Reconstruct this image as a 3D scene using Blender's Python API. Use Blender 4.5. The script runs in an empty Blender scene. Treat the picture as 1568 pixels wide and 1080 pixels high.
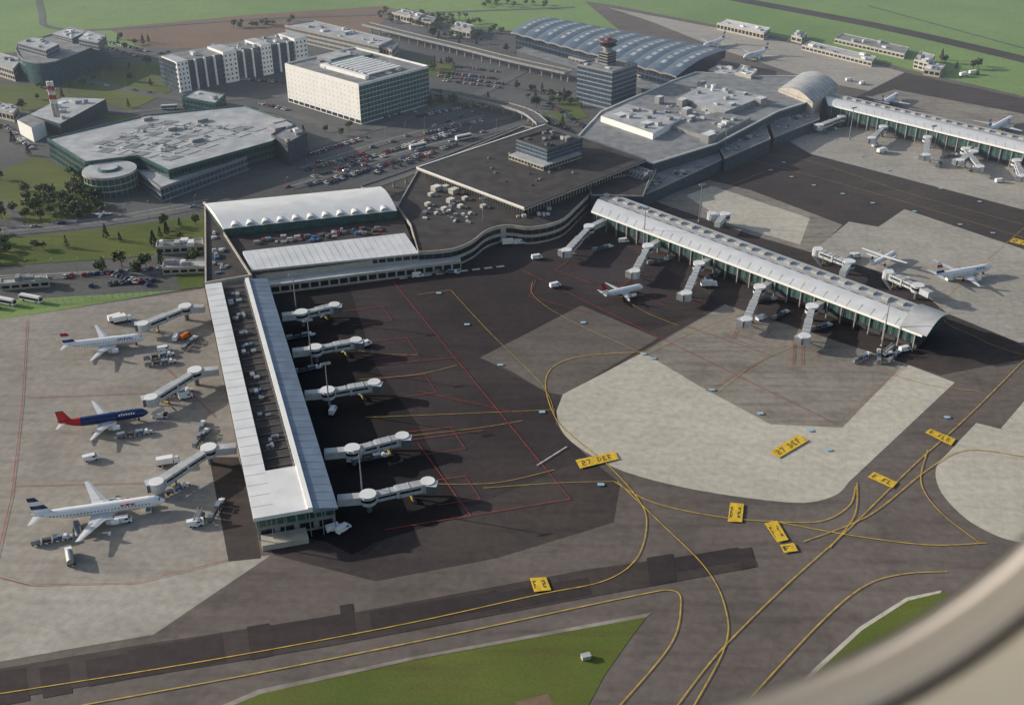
import bpy, math, random
from mathutils import Vector, Matrix
random.seed(7)
scene = bpy.context.scene
# ---------------------------------------------------------------- survey
# Aerial survey: the photograph's calibration (altitude 230 m, 29.3 deg down) turns
# map readings into true ground coordinates in metres; everything stands on the ground.
CH, FP, TH = 230.0, 1663.0, math.radians(29.3)
CT, ST = math.cos(TH), math.sin(TH)
def P(px, py, z=0.0):
    u = (px-784)/FP; v = (540-py)/FP
    d = Vector((u, CT+v*ST, -ST+v*CT))
    t = (z-CH)/d.z
    return Vector((d.x*t, d.y*t, z))
def PP(l, z=0.0): return [P(a, b, z).to_2d() for a, b in l]

# ---------------------------------------------------------------- materials
M = {}
def base(name):
    m = bpy.data.materials.new(name); m.use_nodes = True
    M[name] = m
    nt = m.node_tree
    return m, nt, nt.nodes['Principled BSDF']
def mat(name, col, rough=0.6, var=0.15, scale=0.3, metal=0.0, spec=0.5, col2=None):
    m, nt, b = base(name)
    b.inputs['Roughness'].default_value = rough
    b.inputs['Metallic'].default_value = metal
    b.inputs['Specular IOR Level'].default_value = spec
    tc = nt.nodes.new('ShaderNodeTexCoord')
    n = nt.nodes.new('ShaderNodeTexNoise'); n.inputs['Scale'].default_value = scale; n.inputs['Detail'].default_value = 6
    nt.links.new(tc.outputs['Object'], n.inputs['Vector'])
    r = nt.nodes.new('ShaderNodeValToRGB')
    r.color_ramp.elements[0].position = .3; r.color_ramp.elements[1].position = .7
    c2 = col2 or col
    r.color_ramp.elements[0].color = [max(0, c*(1-var)) for c in col]+[1]
    r.color_ramp.elements[1].color = [min(1, c*(1+var)) for c in c2]+[1]
    nt.links.new(n.outputs['Fac'], r.inputs['Fac'])
    nt.links.new(r.outputs['Color'], b.inputs['Base Color'])
    return m
def ground(name, c1, c2, big=0.012, fine=0.35, stain=0.35, staincol=(.03, .028, .026), rough=.9, joint=0, spec=.3, rot=0.4, jc=.84, spots=0):
    m, nt, b = base(name)
    b.inputs['Roughness'].default_value = rough
    b.inputs['Specular IOR Level'].default_value = spec
    N = nt.nodes.new; L = nt.links.new
    tc = N('ShaderNodeTexCoord')
    def noise(s, det=5, vec=None):
        n = N('ShaderNodeTexNoise'); n.inputs['Scale'].default_value = s; n.inputs['Detail'].default_value = det
        L(vec or tc.outputs['Object'], n.inputs['Vector']); return n.outputs['Fac']
    r = N('ShaderNodeValToRGB'); r.color_ramp.elements[0].position = .35; r.color_ramp.elements[1].position = .65
    r.color_ramp.elements[0].color = (*c1, 1); r.color_ramp.elements[1].color = (*c2, 1)
    L(noise(big), r.inputs['Fac'])
    mp = N('ShaderNodeMapping'); mp.inputs['Rotation'].default_value = (0, 0, rot); mp.inputs['Scale'].default_value = (.02, .25, 1)
    L(tc.outputs['Object'], mp.inputs['Vector'])
    s = noise(1.0, 4, mp.outputs['Vector'])
    rs = N('ShaderNodeMapRange'); rs.inputs[1].default_value = .48; rs.inputs[2].default_value = .75; rs.inputs[4].default_value = stain
    L(s, rs.inputs[0])
    mx = N('ShaderNodeMixRGB'); L(rs.outputs[0], mx.inputs[0]); L(r.outputs['Color'], mx.inputs[1]); mx.inputs[2].default_value = (*staincol, 1)
    s2 = noise(.06, 6); r2 = N('ShaderNodeMapRange'); r2.inputs[1].default_value = .50; r2.inputs[2].default_value = .72; r2.inputs[4].default_value = stain*.95
    L(s2, r2.inputs[0])
    mx2 = N('ShaderNodeMixRGB'); L(r2.outputs[0], mx2.inputs[0]); L(mx.outputs[0], mx2.inputs[1]); mx2.inputs[2].default_value = (*staincol, 1)
    f = noise(fine, 8); rf = N('ShaderNodeMapRange'); rf.inputs[3].default_value = .66; rf.inputs[4].default_value = 1.34
    L(f, rf.inputs[0])
    mm = N('ShaderNodeMixRGB'); mm.blend_type = 'MULTIPLY'; mm.inputs[0].default_value = 1
    L(mx2.outputs[0], mm.inputs[1]); L(rf.outputs[0], mm.inputs[2])
    out = mm.outputs[0]
    if joint:
        mp2 = N('ShaderNodeMapping'); mp2.inputs['Rotation'].default_value = (0, 0, math.radians(18)); L(tc.outputs['Object'], mp2.inputs['Vector'])
        br = N('ShaderNodeTexBrick'); br.offset = 0; br.inputs['Scale'].default_value = 1
        br.inputs['Brick Width'].default_value = joint; br.inputs['Row Height'].default_value = joint*(1 if joint < 10 else .4)
        br.inputs['Mortar Size'].default_value = .08
        br.inputs['Color1'].default_value = (1, 1, 1, 1); br.inputs['Color2'].default_value = (.945, .945, .945, 1); br.inputs['Mortar'].default_value = (jc, jc, jc, 1)
        L(mp2.outputs[0], br.inputs['Vector'])
        m3 = N('ShaderNodeMixRGB'); m3.blend_type = 'MULTIPLY'; m3.inputs[0].default_value = 1
        L(out, m3.inputs[1]); L(br.outputs['Color'], m3.inputs[2]); out = m3.outputs[0]
    L(out, b.inputs['Base Color'])
    return m
ground('grass_far', (.15, .25, .075), (.21, .31, .10), big=.006, stain=.3, staincol=(.14, .19, .07), rot=.2)
ground('grass_near', (.075, .11, .018), (.125, .15, .03), big=.03, fine=1.2, stain=.5, staincol=(.09, .075, .028))
ground('soil', (.19, .12, .085), (.23, .155, .11), big=.01, stain=.3, staincol=(.13, .11, .06))
ground('asphalt_mid', (.125, .105, .095), (.17, .143, .128), stain=.45, staincol=(.065, .055, .05), joint=24, jc=.8)
ground('asphalt_dark_shadowed', (.012, .0095, .0105), (.024, .019, .02), stain=.4, staincol=(.008, .007, .007), joint=30, jc=1.3)  # dark asphalt, deepened further to paint in the pier's shadow
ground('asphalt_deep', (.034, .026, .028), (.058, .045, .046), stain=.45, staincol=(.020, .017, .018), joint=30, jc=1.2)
ground('asphalt_apron', (.05, .04, .039), (.08, .064, .060), stain=.45, staincol=(.03, .025, .025), joint=24, jc=.85)
ground('asphalt_city', (.085, .085, .088), (.13, .128, .128), stain=.4, staincol=(.06, .07, .04))
ground('road_asphalt', (.11, .11, .112), (.15, .15, .15), stain=.2)
ground('concrete_bright', (.47, .435, .365), (.55, .51, .43), stain=.22, staincol=(.32, .29, .24), joint=7.5)
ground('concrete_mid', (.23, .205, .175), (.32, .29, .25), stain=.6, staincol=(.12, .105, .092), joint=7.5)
ground('concrete_pale', (.34, .315, .275), (.42, .39, .345), stain=.35, staincol=(.23, .205, .18), joint=7.5)
ground('concrete_left', (.27, .245, .215), (.36, .33, .29), stain=.45, staincol=(.18, .162, .145), joint=7.5)
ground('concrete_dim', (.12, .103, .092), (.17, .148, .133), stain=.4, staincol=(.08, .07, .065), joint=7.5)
mat('yellow_paint', (.50, .33, .05), .75, .35, .4)
mat('yellow_board', (.66, .43, .03), .7, .25, .6)
mat('red_paint', (.34, .04, .035), .75, .4, .4)
mat('white_paint', (.5, .5, .48), .7, .35, .6)
mat('black_paint', (.10, .07, .02), .7)
mat('lightblue_paint', (.30, .48, .60), .6)
mat('roof_white', (.72, .72, .72), .5, .10, .12)
mat('roof_blue', (.19, .245, .33), .5, .18, .15)
mat('roof_dark', (.045, .038, .036), .85, .45, .12)
mat('roof_grey', (.22, .225, .23), .8, .3, .15)
mat('roof_light', (.42, .43, .44), .7, .22, .12)
mat('roof_steel', (.14, .185, .24), .45, .2, .2, .2)
mat('wall_white', (.84, .83, .80), .6, .05, .2)
mat('wall_beige', (.44, .40, .34), .7, .15, .3)
mat('wall_grey', (.25, .25, .255), .7, .18, .3)
mat('wall_dark', (.06, .065, .075), .6, .2, .3)
mat('concrete_wall', (.33, .32, .30), .8, .18, .4)
mat('glass_dark', (.022, .03, .04), .12, .3, .5)
mat('glass_green', (.045, .11, .105), .15, .3, .4)
mat('glass_blue', (.05, .085, .13), .12, .3, .4)
mat('metal_grey', (.30, .31, .33), .45, .15, 1, .4)
mat('bridge_grey', (.50, .52, .54), .5, .15, .6)
mat('bridge_dark', (.13, .14, .16), .6, .2, .6)
mat('aircraft_white', (.84, .84, .85), .3, .03, .5)
mat('aircraft_grey', (.55, .56, .58), .35, .05, .5)
mat('aircraft_blue', (.02, .035, .13), .3, .1, .5)
mat('aircraft_red', (.50, .03, .03), .35, .1, .5)
mat('tower_red', (.20, .05, .04), .6, .1, .5)
mat('rubber', (.02, .02, .02), .9)
mat('equip_blue', (.05, .14, .30), .6, .2, 1)
mat('equip_orange', (.55, .16, .03), .6)
mat('equip_yellow', (.5, .36, .06), .6)
mat('bark', (.09, .065, .045), .9)
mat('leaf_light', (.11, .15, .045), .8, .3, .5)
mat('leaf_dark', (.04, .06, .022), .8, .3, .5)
mat('lining_cream', (.84, .77, .68), .5, .03, 8)
mat('bezel_grey', (.66, .60, .56), .25, .08, 25)
mat('bezel_dark', (.20, .18, .17), .4, .1, 25)
mat('seal_dark', (.035, .03, .028), .7)
for i, c in enumerate([(.6, .6, .6), (.35, .36, .38), (.03, .03, .035), (.03, .06, .18), (.35, .03, .03), (.12, .13, .14), (.7, .7, .68)]):
    mat('car_paint_%d' % i, c, .25, .02, 1, .2)

# ---------------------------------------------------------------- mesh builder
class MB:
    def __init__(s): s.v = []; s.f = []; s.m = []; s.mats = []
    def mi(s, n):
        if n not in s.mats: s.mats.append(n)
        return s.mats.index(n)
    def face(s, pts, m):
        i = len(s.v); s.v += [tuple(p) for p in pts]; s.f.append(tuple(range(i, i+len(pts)))); s.m.append(s.mi(m))
    def prism(s, pts, z0, z1, side, top=None, bottom=False):
        pts = [Vector(p[:2]) for p in pts]
        A = sum(pts[i].x*pts[(i+1) % len(pts)].y-pts[(i+1) % len(pts)].x*pts[i].y for i in range(len(pts)))
        if A < 0: pts.reverse()
        n = len(pts)
        for i in range(n):
            a, b = pts[i], pts[(i+1) % n]
            s.face([(a.x, a.y, z0), (b.x, b.y, z0), (b.x, b.y, z1), (a.x, a.y, z1)], side)
        s.face([(p.x, p.y, z1) for p in pts], top or side)
        if bottom: s.face([(p.x, p.y, z0) for p in reversed(pts)], side)
        return pts
    def box(s, c, ang, L, W, z0, z1, m, top=None, bottom=True):
        ca, sa = math.cos(ang), math.sin(ang)
        pts = [(c[0]+x*ca-y*sa, c[1]+x*sa+y*ca) for x, y in ((-L/2, -W/2), (L/2, -W/2), (L/2, W/2), (-L/2, W/2))]
        s.prism(pts, z0, z1, m, top, bottom)
    def beam(s, a, b, w, h, m, top=None):
        a = Vector(a); b = Vector(b); d = b-a
        if d.length < 1e-6: return
        side = d.cross(Vector((0, 0, 1)))
        side = side.normalized() if side.length > 1e-6 else Vector((1, 0, 0))
        up = side.cross(d).normalized()
        q = []
        for p in (a, b):
            q.append([p+side*(x*w/2)+up*(y*h/2) for x, y in ((-1, -1), (1, -1), (1, 1), (-1, 1))])
        for i in range(4):
            j = (i+1) % 4
            s.face([q[0][i], q[0][j], q[1][j], q[1][i]], (top or m) if i == 2 else m)
        s.face(q[0][::-1], m); s.face(q[1], m)
    def cyl(s, c, r0, r1, z0, z1, m, n=12, cap=None, axis='z'):
        a = []; b = []
        for i in range(n):
            t = 2*math.pi*i/n
            if axis == 'z':
                a.append((c[0]+r0*math.cos(t), c[1]+r0*math.sin(t), z0)); b.append((c[0]+r1*math.cos(t), c[1]+r1*math.sin(t), z1))
            elif axis == 'x':
                a.append((z0, c[0]+r0*math.cos(t), c[1]+r0*math.sin(t))); b.append((z1, c[0]+r1*math.cos(t), c[1]+r1*math.sin(t)))
            else:
                a.append((c[0]+r0*math.sin(t), z0, c[1]+r0*math.cos(t))); b.append((c[0]+r1*math.sin(t), z1, c[1]+r1*math.cos(t)))
        for i in range(n):
            j = (i+1) % n; s.face([a[i], a[j], b[j], b[i]], m)
        s.face(a[::-1], cap or m); s.face(b, cap or m)
    def hexa(s, lo, hi, m, top=None):
        for i in range(4):
            j = (i+1) % 4; s.face([lo[i], lo[j], hi[j], hi[i]], m)
        s.face(lo[::-1], m); s.face(hi, top or m)
    def windows(s, a, b, z0, z1, floors, bay, m, fill=.7, hf=.55, off=.06):
        a = Vector(a[:2]); b = Vector(b[:2]); d = b-a; L = d.length
        if L < 3: return
        d.normalize(); n = Vector((d.y, -d.x))*off
        k = max(1, int(L/bay)); bw = L/k; fh = (z1-z0)/floors
        for f in range(floors):
            za = z0+fh*(f+.5-hf/2); zb = z0+fh*(f+.5+hf/2)
            for i in range(k):
                p = a+d*(bw*(i+.5-fill/2))+n; q = a+d*(bw*(i+.5+fill/2))+n
                s.face([(p.x, p.y, za), (q.x, q.y, za), (q.x, q.y, zb), (p.x, p.y, zb)], m)
    def parapet(s, pts, z, h, m, t=.5):
        n = len(pts)
        for i in range(n):
            a = Vector(pts[i][:2]); b = Vector(pts[(i+1) % n][:2]); d = (b-a)
            if d.length < .1: continue
            d.normalize(); nn = Vector((-d.y, d.x))*(t/2+.02*(i % 2))
            s.beam((a.x+nn.x, a.y+nn.y, z+h/2), (b.x+nn.x, b.y+nn.y, z+h/2), t, h+.01*(i % 3), m)
    def data(s, name, smooth=False):
        me = bpy.data.meshes.new(name); me.from_pydata(s.v, [], s.f)
        for n in s.mats: me.materials.append(M[n])
        me.polygons.foreach_set('material_index', s.m)
        if smooth: me.polygons.foreach_set('use_smooth', [True]*len(s.f))
        me.update(); return me
    def done(s, name, smooth=False):
        xs = [v[0] for v in s.v]; ys = [v[1] for v in s.v]
        c = ((min(xs)+max(xs))/2, (min(ys)+max(ys))/2)
        s.v = [(v[0]-c[0], v[1]-c[1], v[2]) for v in s.v]
        return place(s.data(name, smooth), name, (c[0], c[1], 0))
def place(me, name, loc, rot=0, sc=1):
    o = bpy.data.objects.new(name, me); o.location = loc; o.rotation_euler = (0, 0, rot); o.scale = (sc, sc, sc)
    scene.collection.objects.link(o); return o
def bil(c, u, v):
    return (c[0]*(1-u)+c[1]*u)*(1-v)+(c[3]*(1-u)+c[2]*u)*v
def pbox(mb, c, u0, u1, v0, v1, z0, z1, side, top=None):
    return mb.prism([bil(c, u0, v0), bil(c, u1, v0), bil(c, u1, v1), bil(c, u0, v1)], z0, z1, side, top)
def arc(mb, c, u0, u1, v0, v1, z0, rise, m, n=10, lo=0, hi=math.pi, along='u', side='wall_grey'):
    A = []; B = []
    for i in range(n+1):
        t = i/n; z = z0+rise*math.sin(lo+(hi-lo)*t); v = v0+(v1-v0)*t
        if along == 'u': a = bil(c, u0, v); b = bil(c, u1, v)
        else: a = bil(c, u0+(u1-u0)*t, v0); b = bil(c, u0+(u1-u0)*t, v1)
        A.append((a.x, a.y, z)); B.append((b.x, b.y, z))
    for i in range(n): mb.face([A[i], B[i], B[i+1], A[i+1]], m)
    mb.face([(A[0][0], A[0][1], z0-.5)]+A+[(A[-1][0], A[-1][1], z0-.5)], side)
    mb.face([(B[0][0], B[0][1], z0-.5)]+B+[(B[-1][0], B[-1][1], z0-.5)], side)
def rect(p0, p1, p2, h):
    a, b, c = (P(*q, h).to_2d() for q in (p0, p1, p2))
    d = (b-a).normalized(); n = Vector((-d.y, d.x)); w = (c-b).dot(n)
    return [a, b, b+n*w, a+n*w]
def units(mb, c, n, z, seed, ms=('metal_grey', 'roof_white', 'roof_light'), smin=1.5, smax=5, hmax=2.5):
    r = random.Random(seed)
    d = c[1]-c[0]; ang = math.atan2(d.y, d.x)
    for i in range(n):
        p = bil(c, r.uniform(.1, .9), r.uniform(.1, .9))
        mb.box(p, ang, r.uniform(smin, smax), r.uniform(smin, smax), z-.2, z+r.uniform(.6, hmax), r.choice(ms))
def building(name, pts, h, floors=3, wall='wall_grey', glass='glass_dark', roof='roof_grey', bay=3.5, fill=.75, hf=.55, eq=8, seed=1, z0=0, par=.8, mb=None, fin=True):
    mb = mb or MB()
    q = mb.prism(pts, z0, h, wall, roof)
    n = len(q)
    if floors:
        for i in range(n): mb.windows(q[i], q[(i+1) % n], z0+.5, h-.3, floors, bay, glass, fill, hf)
    if par: mb.parapet(q, h, par, wall)
    if eq and n == 4: units(mb, q, eq, h, seed)
    elif eq:
        c = sum(q, Vector((0, 0)))/n
        cc = [c+(q[i]-c)*.6 for i in (0, n//4, n//2, 3*n//4)]
        units(mb, cc, eq, h, seed)
    if fin: mb.done(name)
    return mb, q

# ---------------------------------------------------------------- ground sheets (each laid 4 mm above the one before)
LV = [.008]
def sheet(name, pts, m):
    mb = MB(); p = PP(pts)
    A = sum(p[i].x*p[(i+1) % len(p)].y-p[(i+1) % len(p)].x*p[i].y for i in range(len(p)))
    if A < 0: p.reverse()
    LV[0] += .004
    mb.face([(q.x, q.y, LV[0]) for q in p], m); return place(mb.data(name), name, (0, 0, 0))
mb = MB(); mb.face([(-6000, -2000, 0), (6000, -2000, 0), (6000, 12000, 0), (-6000, 12000, 0)], 'grass_far')
place(mb.data('ground'), 'ground', (0, 0, 0))
def smooth(pts, n=8):
    out = []; N = len(pts)
    for i in range(N-1):
        g = (lambda k: Vector(pts[max(0, min(N-1, k))]))
        p0, p1, p2, p3 = g(i-1), g(i), g(i+1), g(i+2)
        for k in range(n):
            t = k/n
            out.append(.5*((2*p1)+(-p0+p2)*t+(2*p0-5*p1+4*p2-p3)*t*t+(-p0+3*p1-3*p2+p3)*t**3))
    out.append(Vector(pts[-1]))
    return out
sheet('soil_field', [(165, 44), (400, 22), (590, 10), (640, 25), (600, 45), (560, 62), (470, 80), (260, 92), (190, 60)], 'soil')
sheet('landside_pavement', [(-400, 485), (313, 442), (640, 320), (1000, 205), (1010, 95), (785, 48), (660, 38), (590, 30), (560, 55), (300, 75), (150, 72), (-400, 110)], 'asphalt_city')
sheet('airside_pavement', [(-500, 1700), (-400, 494), (0, 490), (313, 438), (640, 320), (1000, 200), (1000, 90), (895, 3), (935, 8), (1110, 42), (1250, 68), (1395, 108), (1568, 148), (2600, 330), (2600, 1700)], 'asphalt_mid')
sheet('apron_dark', [(413, 440), (705, 398), (800, 358), (890, 330), (900, 285), (1000, 290), (1250, 165), (1568, 260), (1800, 300), (1800, 480), (1620, 540), (1440, 575), (1385, 556), (1110, 466), (860, 608), (850, 650), (900, 700), (950, 740), (940, 800), (760, 855), (575, 890), (420, 850), (390, 800)], 'asphalt_apron')
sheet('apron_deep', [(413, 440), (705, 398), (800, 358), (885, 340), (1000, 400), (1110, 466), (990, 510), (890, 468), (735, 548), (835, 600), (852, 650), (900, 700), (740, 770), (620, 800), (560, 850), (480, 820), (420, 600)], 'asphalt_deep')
sheet('apron_pier_shadow_patch', [(415, 450), (535, 440), (575, 560), (640, 650), (710, 790), (575, 830), (540, 850), (500, 830), (420, 815), (440, 600)], 'asphalt_dark_shadowed')  # dark asphalt beside pier A, with the pier's cast shadow put into its colour
sheet('left_apron_concrete', [(-200, 490), (0, 490), (313, 442), (388, 800), (350, 820), (360, 855), (415, 850), (235, 972), (-20, 1015), (-200, 1040)], 'concrete_left')
sheet('left_apron_bright_concrete', [(-200, 870), (0, 880), (45, 896), (210, 890), (360, 857), (412, 852), (236, 970), (0, 1013), (-200, 1045)], 'concrete_pale')
sheet('apron_stand_stain', [(320, 700), (350, 860), (400, 855), (390, 790), (365, 700)], 'asphalt_apron')
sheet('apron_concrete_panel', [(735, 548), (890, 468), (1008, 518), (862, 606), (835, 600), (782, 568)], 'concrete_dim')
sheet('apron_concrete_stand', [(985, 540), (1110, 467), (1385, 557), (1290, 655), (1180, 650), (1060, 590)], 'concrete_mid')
sheet('apron_concrete_bright', [(852, 630), (862, 604), (985, 540), (1075, 594), (1180, 650), (1290, 655), (1385, 557), (1462, 586), (1300, 738)]+smooth([(1300, 738), (1280, 758), (1230, 770), (1140, 762), (1040, 745), (950, 720), (890, 688), (860, 660), (852, 630)], 5)[1:-1], 'concrete_bright')
sheet('right_concrete_bright', smooth([(1495, 648), (1455, 690), (1433, 718), (1442, 755), (1480, 795), (1530, 822), (1570, 832)], 5)+[Vector((1900, 850)), Vector((1900, 500)), Vector((1568, 615)), Vector((1532, 657))], 'concrete_bright')
sheet('far_concrete_bright', [(1000, 308), (1085, 276), (1150, 292), (1290, 345), (1245, 388), (1150, 360)], 'concrete_mid')
sheet('far_concrete_bright', [(1050, 300), (1090, 285), (1240, 335), (1225, 375), (1120, 345)], 'concrete_bright')
sheet('far_concrete_panel', [(1245, 385), (1300, 340), (1345, 348), (1385, 321), (1590, 390), (1800, 440), (1800, 520), (1560, 525), (1450, 480), (1390, 430)], 'concrete_pale')
sheet('far_stand_concrete', [(1205, 215), (1262, 200), (1330, 190), (1600, 265), (1800, 320), (1800, 390), (1568, 322), (1240, 236)], 'concrete_pale')
sheet('far_apron_concrete', [(930, 12), (1110, 46), (1250, 75), (1385, 112), (1330, 140), (1250, 125), (1100, 75), (1000, 35)], 'concrete_pale')
sheet('far_apron_asphalt', [(1385, 112), (1330, 140), (1290, 160), (1600, 235), (1900, 300), (1900, 230), (1568, 152)], 'asphalt_apron')
sheet('far_apron_concrete', [(1330, 150), (1370, 138), (1620, 185), (1800, 230), (1800, 290), (1600, 232)], 'concrete_mid')
sheet('grass_verge', [(345, 1080), (400, 1062), (640, 1010), (990, 945), (965, 978), (925, 1035), (880, 1120), (300, 1130)], 'grass_near')
sheet('verge_edge', [(335, 1082), (395, 1056), (640, 1004), (998, 938), (990, 945), (640, 1009), (400, 1062), (345, 1085)], 'concrete_mid')
sheet('bare_soil', [(790, 1075), (840, 1062), (850, 1090), (790, 1110)], 'soil')
sheet('grass_verge', smooth([(1190, 1100), (1250, 1030), (1320, 965), (1390, 920), (1440, 908), (1452, 916), (1400, 960), (1330, 1010), (1240, 1100)], 3), 'grass_near')
sheet('verge_edge', [(1180, 1100), (1245, 1025), (1316, 960), (1388, 915), (1442, 904), (1440, 908), (1390, 920), (1320, 965), (1250, 1030), (1190, 1100)], 'concrete_bright')
sheet('taxiway_resurfacing', [(-200, 1105), (-200, 1058), (200, 990), (560, 935), (900, 872), (1150, 838), (1160, 868), (900, 915), (500, 990)], 'asphalt_apron')
for a, b, hi_, lo_ in [(-60, 40, 0, 1), (60, 105, .1, 1), (130, 195, .1, .9), (195, 340, 0, .9), (378, 412, -.1, 1), (412, 520, 0, .8), (520, 540, -.3, .9), (565, 760, .1, .75), (760, 900, .2, .9), (990, 1030, -.2, 1), (1030, 1130, 0, .6), (1130, 1150, .1, 1)]:
    def yy(x, k): return 1028-.168*x+k*(52-.016*x)
    sheet('taxiway_resurfacing', [(a, yy(a, hi_)), (b, yy(b, hi_)), (b+6, yy(b, lo_)), (a+6, yy(a, lo_))], 'asphalt_deep')
for g in [[(0, 262), (60, 240), (150, 285), (150, 325), (60, 345), (0, 335)], [(-100, 378), (160, 350), (312, 330), (313, 380), (200, 395), (-100, 415)], [(90, 112), (180, 95), (262, 100), (262, 140), (200, 170), (100, 140)],
          [(0, 130), (70, 130), (120, 150), (30, 175), (0, 175)], [(640, 90), (700, 100), (690, 125), (655, 115)], [(820, 170), (880, 150), (900, 180), (840, 195)], [(150, 175), (190, 180), (225, 178), (190, 195)],
          [(270, 420), (312, 418), (312, 440), (275, 445)], [(640, 150), (760, 150), (720, 165), (660, 165)]]:
    sheet('lawn', g, 'grass_near')
def strip(mb, pts, w, m, sm=True):
    LV[0] += .003; z = LV[0]
    q = smooth(pts, 8) if sm and len(pts) > 2 else [Vector(p) for p in pts]
    p = [P(a[0], a[1]).to_2d() for a in q]
    L = []; R = []
    for i in range(len(p)):
        d = (p[min(i+1, len(p)-1)]-p[max(i-1, 0)])
        d = d.normalized() if d.length > 0 else Vector((1, 0))
        n = Vector((-d.y, d.x))*w/2; L.append(p[i]+n); R.append(p[i]-n)
    for i in range(len(p)-1):
        mb.face([(R[i].x, R[i].y, z), (R[i+1].x, R[i+1].y, z), (L[i+1].x, L[i+1].y, z), (L[i].x, L[i].y, z)], m)
mb = MB()
strip(mb, [(1080, -12), (1130, 0), (1350, 42), (1568, 92), (1800, 150)], 20, 'asphalt_apron')
strip(mb, [(1330, 10), (1568, 75)], 3, 'road_asphalt')
place(mb.data('runway'), 'runway', (0, 0, 0))
mb = MB()
for pts, w in [([(-200, 372), (0, 356), (160, 340), (320, 312)], 13), ([(-100, 100), (60, 100), (150, 128), (260, 150), (440, 175), (560, 215), (700, 195), (860, 165)], 9),
               ([(0, 180), (60, 172), (200, 172), (330, 155), (430, 148)], 7), ([(55, -20), (64, 20), (75, 42), (160, 46), (400, 30), (620, 22), (880, 12)], 6),
               ([(460, 230), (600, 190), (720, 150), (800, 110)], 9), ([(440, 290), (600, 240), (760, 200), (850, 178)], 9), ([(460, 260), (600, 215), (740, 180)], 9),
               ([(-100, 430), (60, 424), (250, 415)], 9), ([(0, 310), (20, 325), (30, 356)], 6), ([(150, 90), (260, 82), (420, 60)], 7)]:
    strip(mb, pts, w, 'road_asphalt')
place(mb.data('road'), 'road', (0, 0, 0))
mb = MB()
for pts in [[(-200, 364), (0, 350), (160, 334), (320, 306)], [(460, 258), (600, 213), (740, 178)], [(440, 288), (600, 238), (760, 198)], [(-100, 427), (60, 421), (250, 412)], [(0, 356), (160, 340), (320, 312)]]:
    strip(mb, pts, .4, 'white_paint')
place(mb.data('road_markings'), 'road_markings', (0, 0, 0))

mb = MB()
Y = [[(-60, 1072), (300, 1015), (600, 960), (820, 912), (925, 890), (975, 855), (990, 800), (975, 762), (930, 712), (880, 672), (850, 640), (835, 590), (850, 560), (900, 545), (985, 540)],
     [(100, 1085), (400, 1030), (700, 970), (960, 915), (1030, 905), (1042, 930), (1025, 990), (945, 1085)],
     [(945, 738), (1010, 800), (1080, 870), (1110, 930), (1110, 990), (1060, 1085)],
     [(1590, 530), (1480, 640), (1400, 712), (1300, 810), (1200, 900), (1100, 1000), (1030, 1090)],
     [(940, 738), (1000, 770), (1100, 792), (1200, 800), (1260, 798), (1300, 775), (1310, 745)],
     [(1180, 798), (1300, 820), (1420, 835), (1510, 832)], [(1130, 1090), (1250, 960), (1320, 900), (1380, 880), (1450, 876)],
     [(1420, 690), (1410, 740), (1440, 785), (1500, 832)], [(1568, 700), (1480, 690), (1420, 720), (1330, 790), (1230, 830)], [(1312, 740), (1308, 790), (1270, 840)],
     [(690, 445), (750, 510), (830, 590), (850, 640)], [(690, 445), (640, 452)], [(815, 432), (818, 455), (870, 490), (990, 545)], [(940, 738), (860, 740), (740, 748)],
     [(1040, 260), (1200, 240), (1400, 300), (1568, 345)], [(1130, 240), (1350, 300), (1568, 365)], [(1568, 350), (1440, 470), (1500, 520), (1568, 545)], [(560, 640), (760, 632), (850, 628)], [(520, 520), (560, 540), (640, 545)],
     [(550, 582), (640, 574), (700, 560)], [(630, 668), (740, 655), (800, 645)], [(665, 742), (760, 740), (850, 720)], [(985, 545), (1080, 500), (1140, 480)], [(1100, 600), (1160, 555), (1230, 525)], [(950, 455), (990, 480), (1040, 500)], [(1320, 560), (1420, 590), (1500, 600)], [(1000, 330), (1080, 300), (1180, 260)]]
for i, y in enumerate(Y): strip(mb, y, .38 if i < 10 else .2, 'yellow_paint')
place(mb.data('taxiway_centreline'), 'taxiway_centreline', (0, 0, 0))
mb = MB()
Rr = [[(600, 430), (873, 765)], [(873, 765), (590, 812)], [(520, 441), (600, 431), (780, 405)], [(800, 415), (1280, 650), (1390, 557)], [(1143, 500), (1125, 512), (1165, 525), (1180, 508)], [(1218, 520), (1212, 566), (1262, 540)],
      [(42, 490), (34, 620), (18, 760), (-10, 880)], [(-20, 880), (45, 897), (210, 893), (350, 858)], [(640, 680), (720, 790)], [(1062, 440), (1045, 462), (1090, 470)], [(985, 415), (950, 440), (1020, 470)], [(640, 600), (800, 635)], [(330, 520), (250, 560), (330, 640)], [(40, 610), (300, 600)], [(20, 745), (240, 740)],
      [(820, 430), (810, 455), (900, 480)], [(1050, 500), (1180, 545), (1080, 600)], [(575, 560), (700, 548)], [(590, 680), (740, 660)],
      [(540, 500), (600, 492), (585, 470), (525, 478)], [(565, 552), (640, 543), (622, 518), (550, 526)], [(592, 612), (668, 602), (650, 574), (578, 582)], [(630, 700), (712, 688), (690, 655), (612, 664)], [(668, 775), (735, 765), (712, 730), (655, 738)],
      [(870, 400), (850, 415), (905, 435)], [(1215, 520), (1215, 560), (1228, 560), (1228, 522)], [(1130, 498), (1122, 520), (1150, 530)]]
for y in Rr: strip(mb, y, .25, 'red_paint', sm=False)
place(mb.data('stand_markings'), 'stand_markings', (0, 0, 0))
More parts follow.
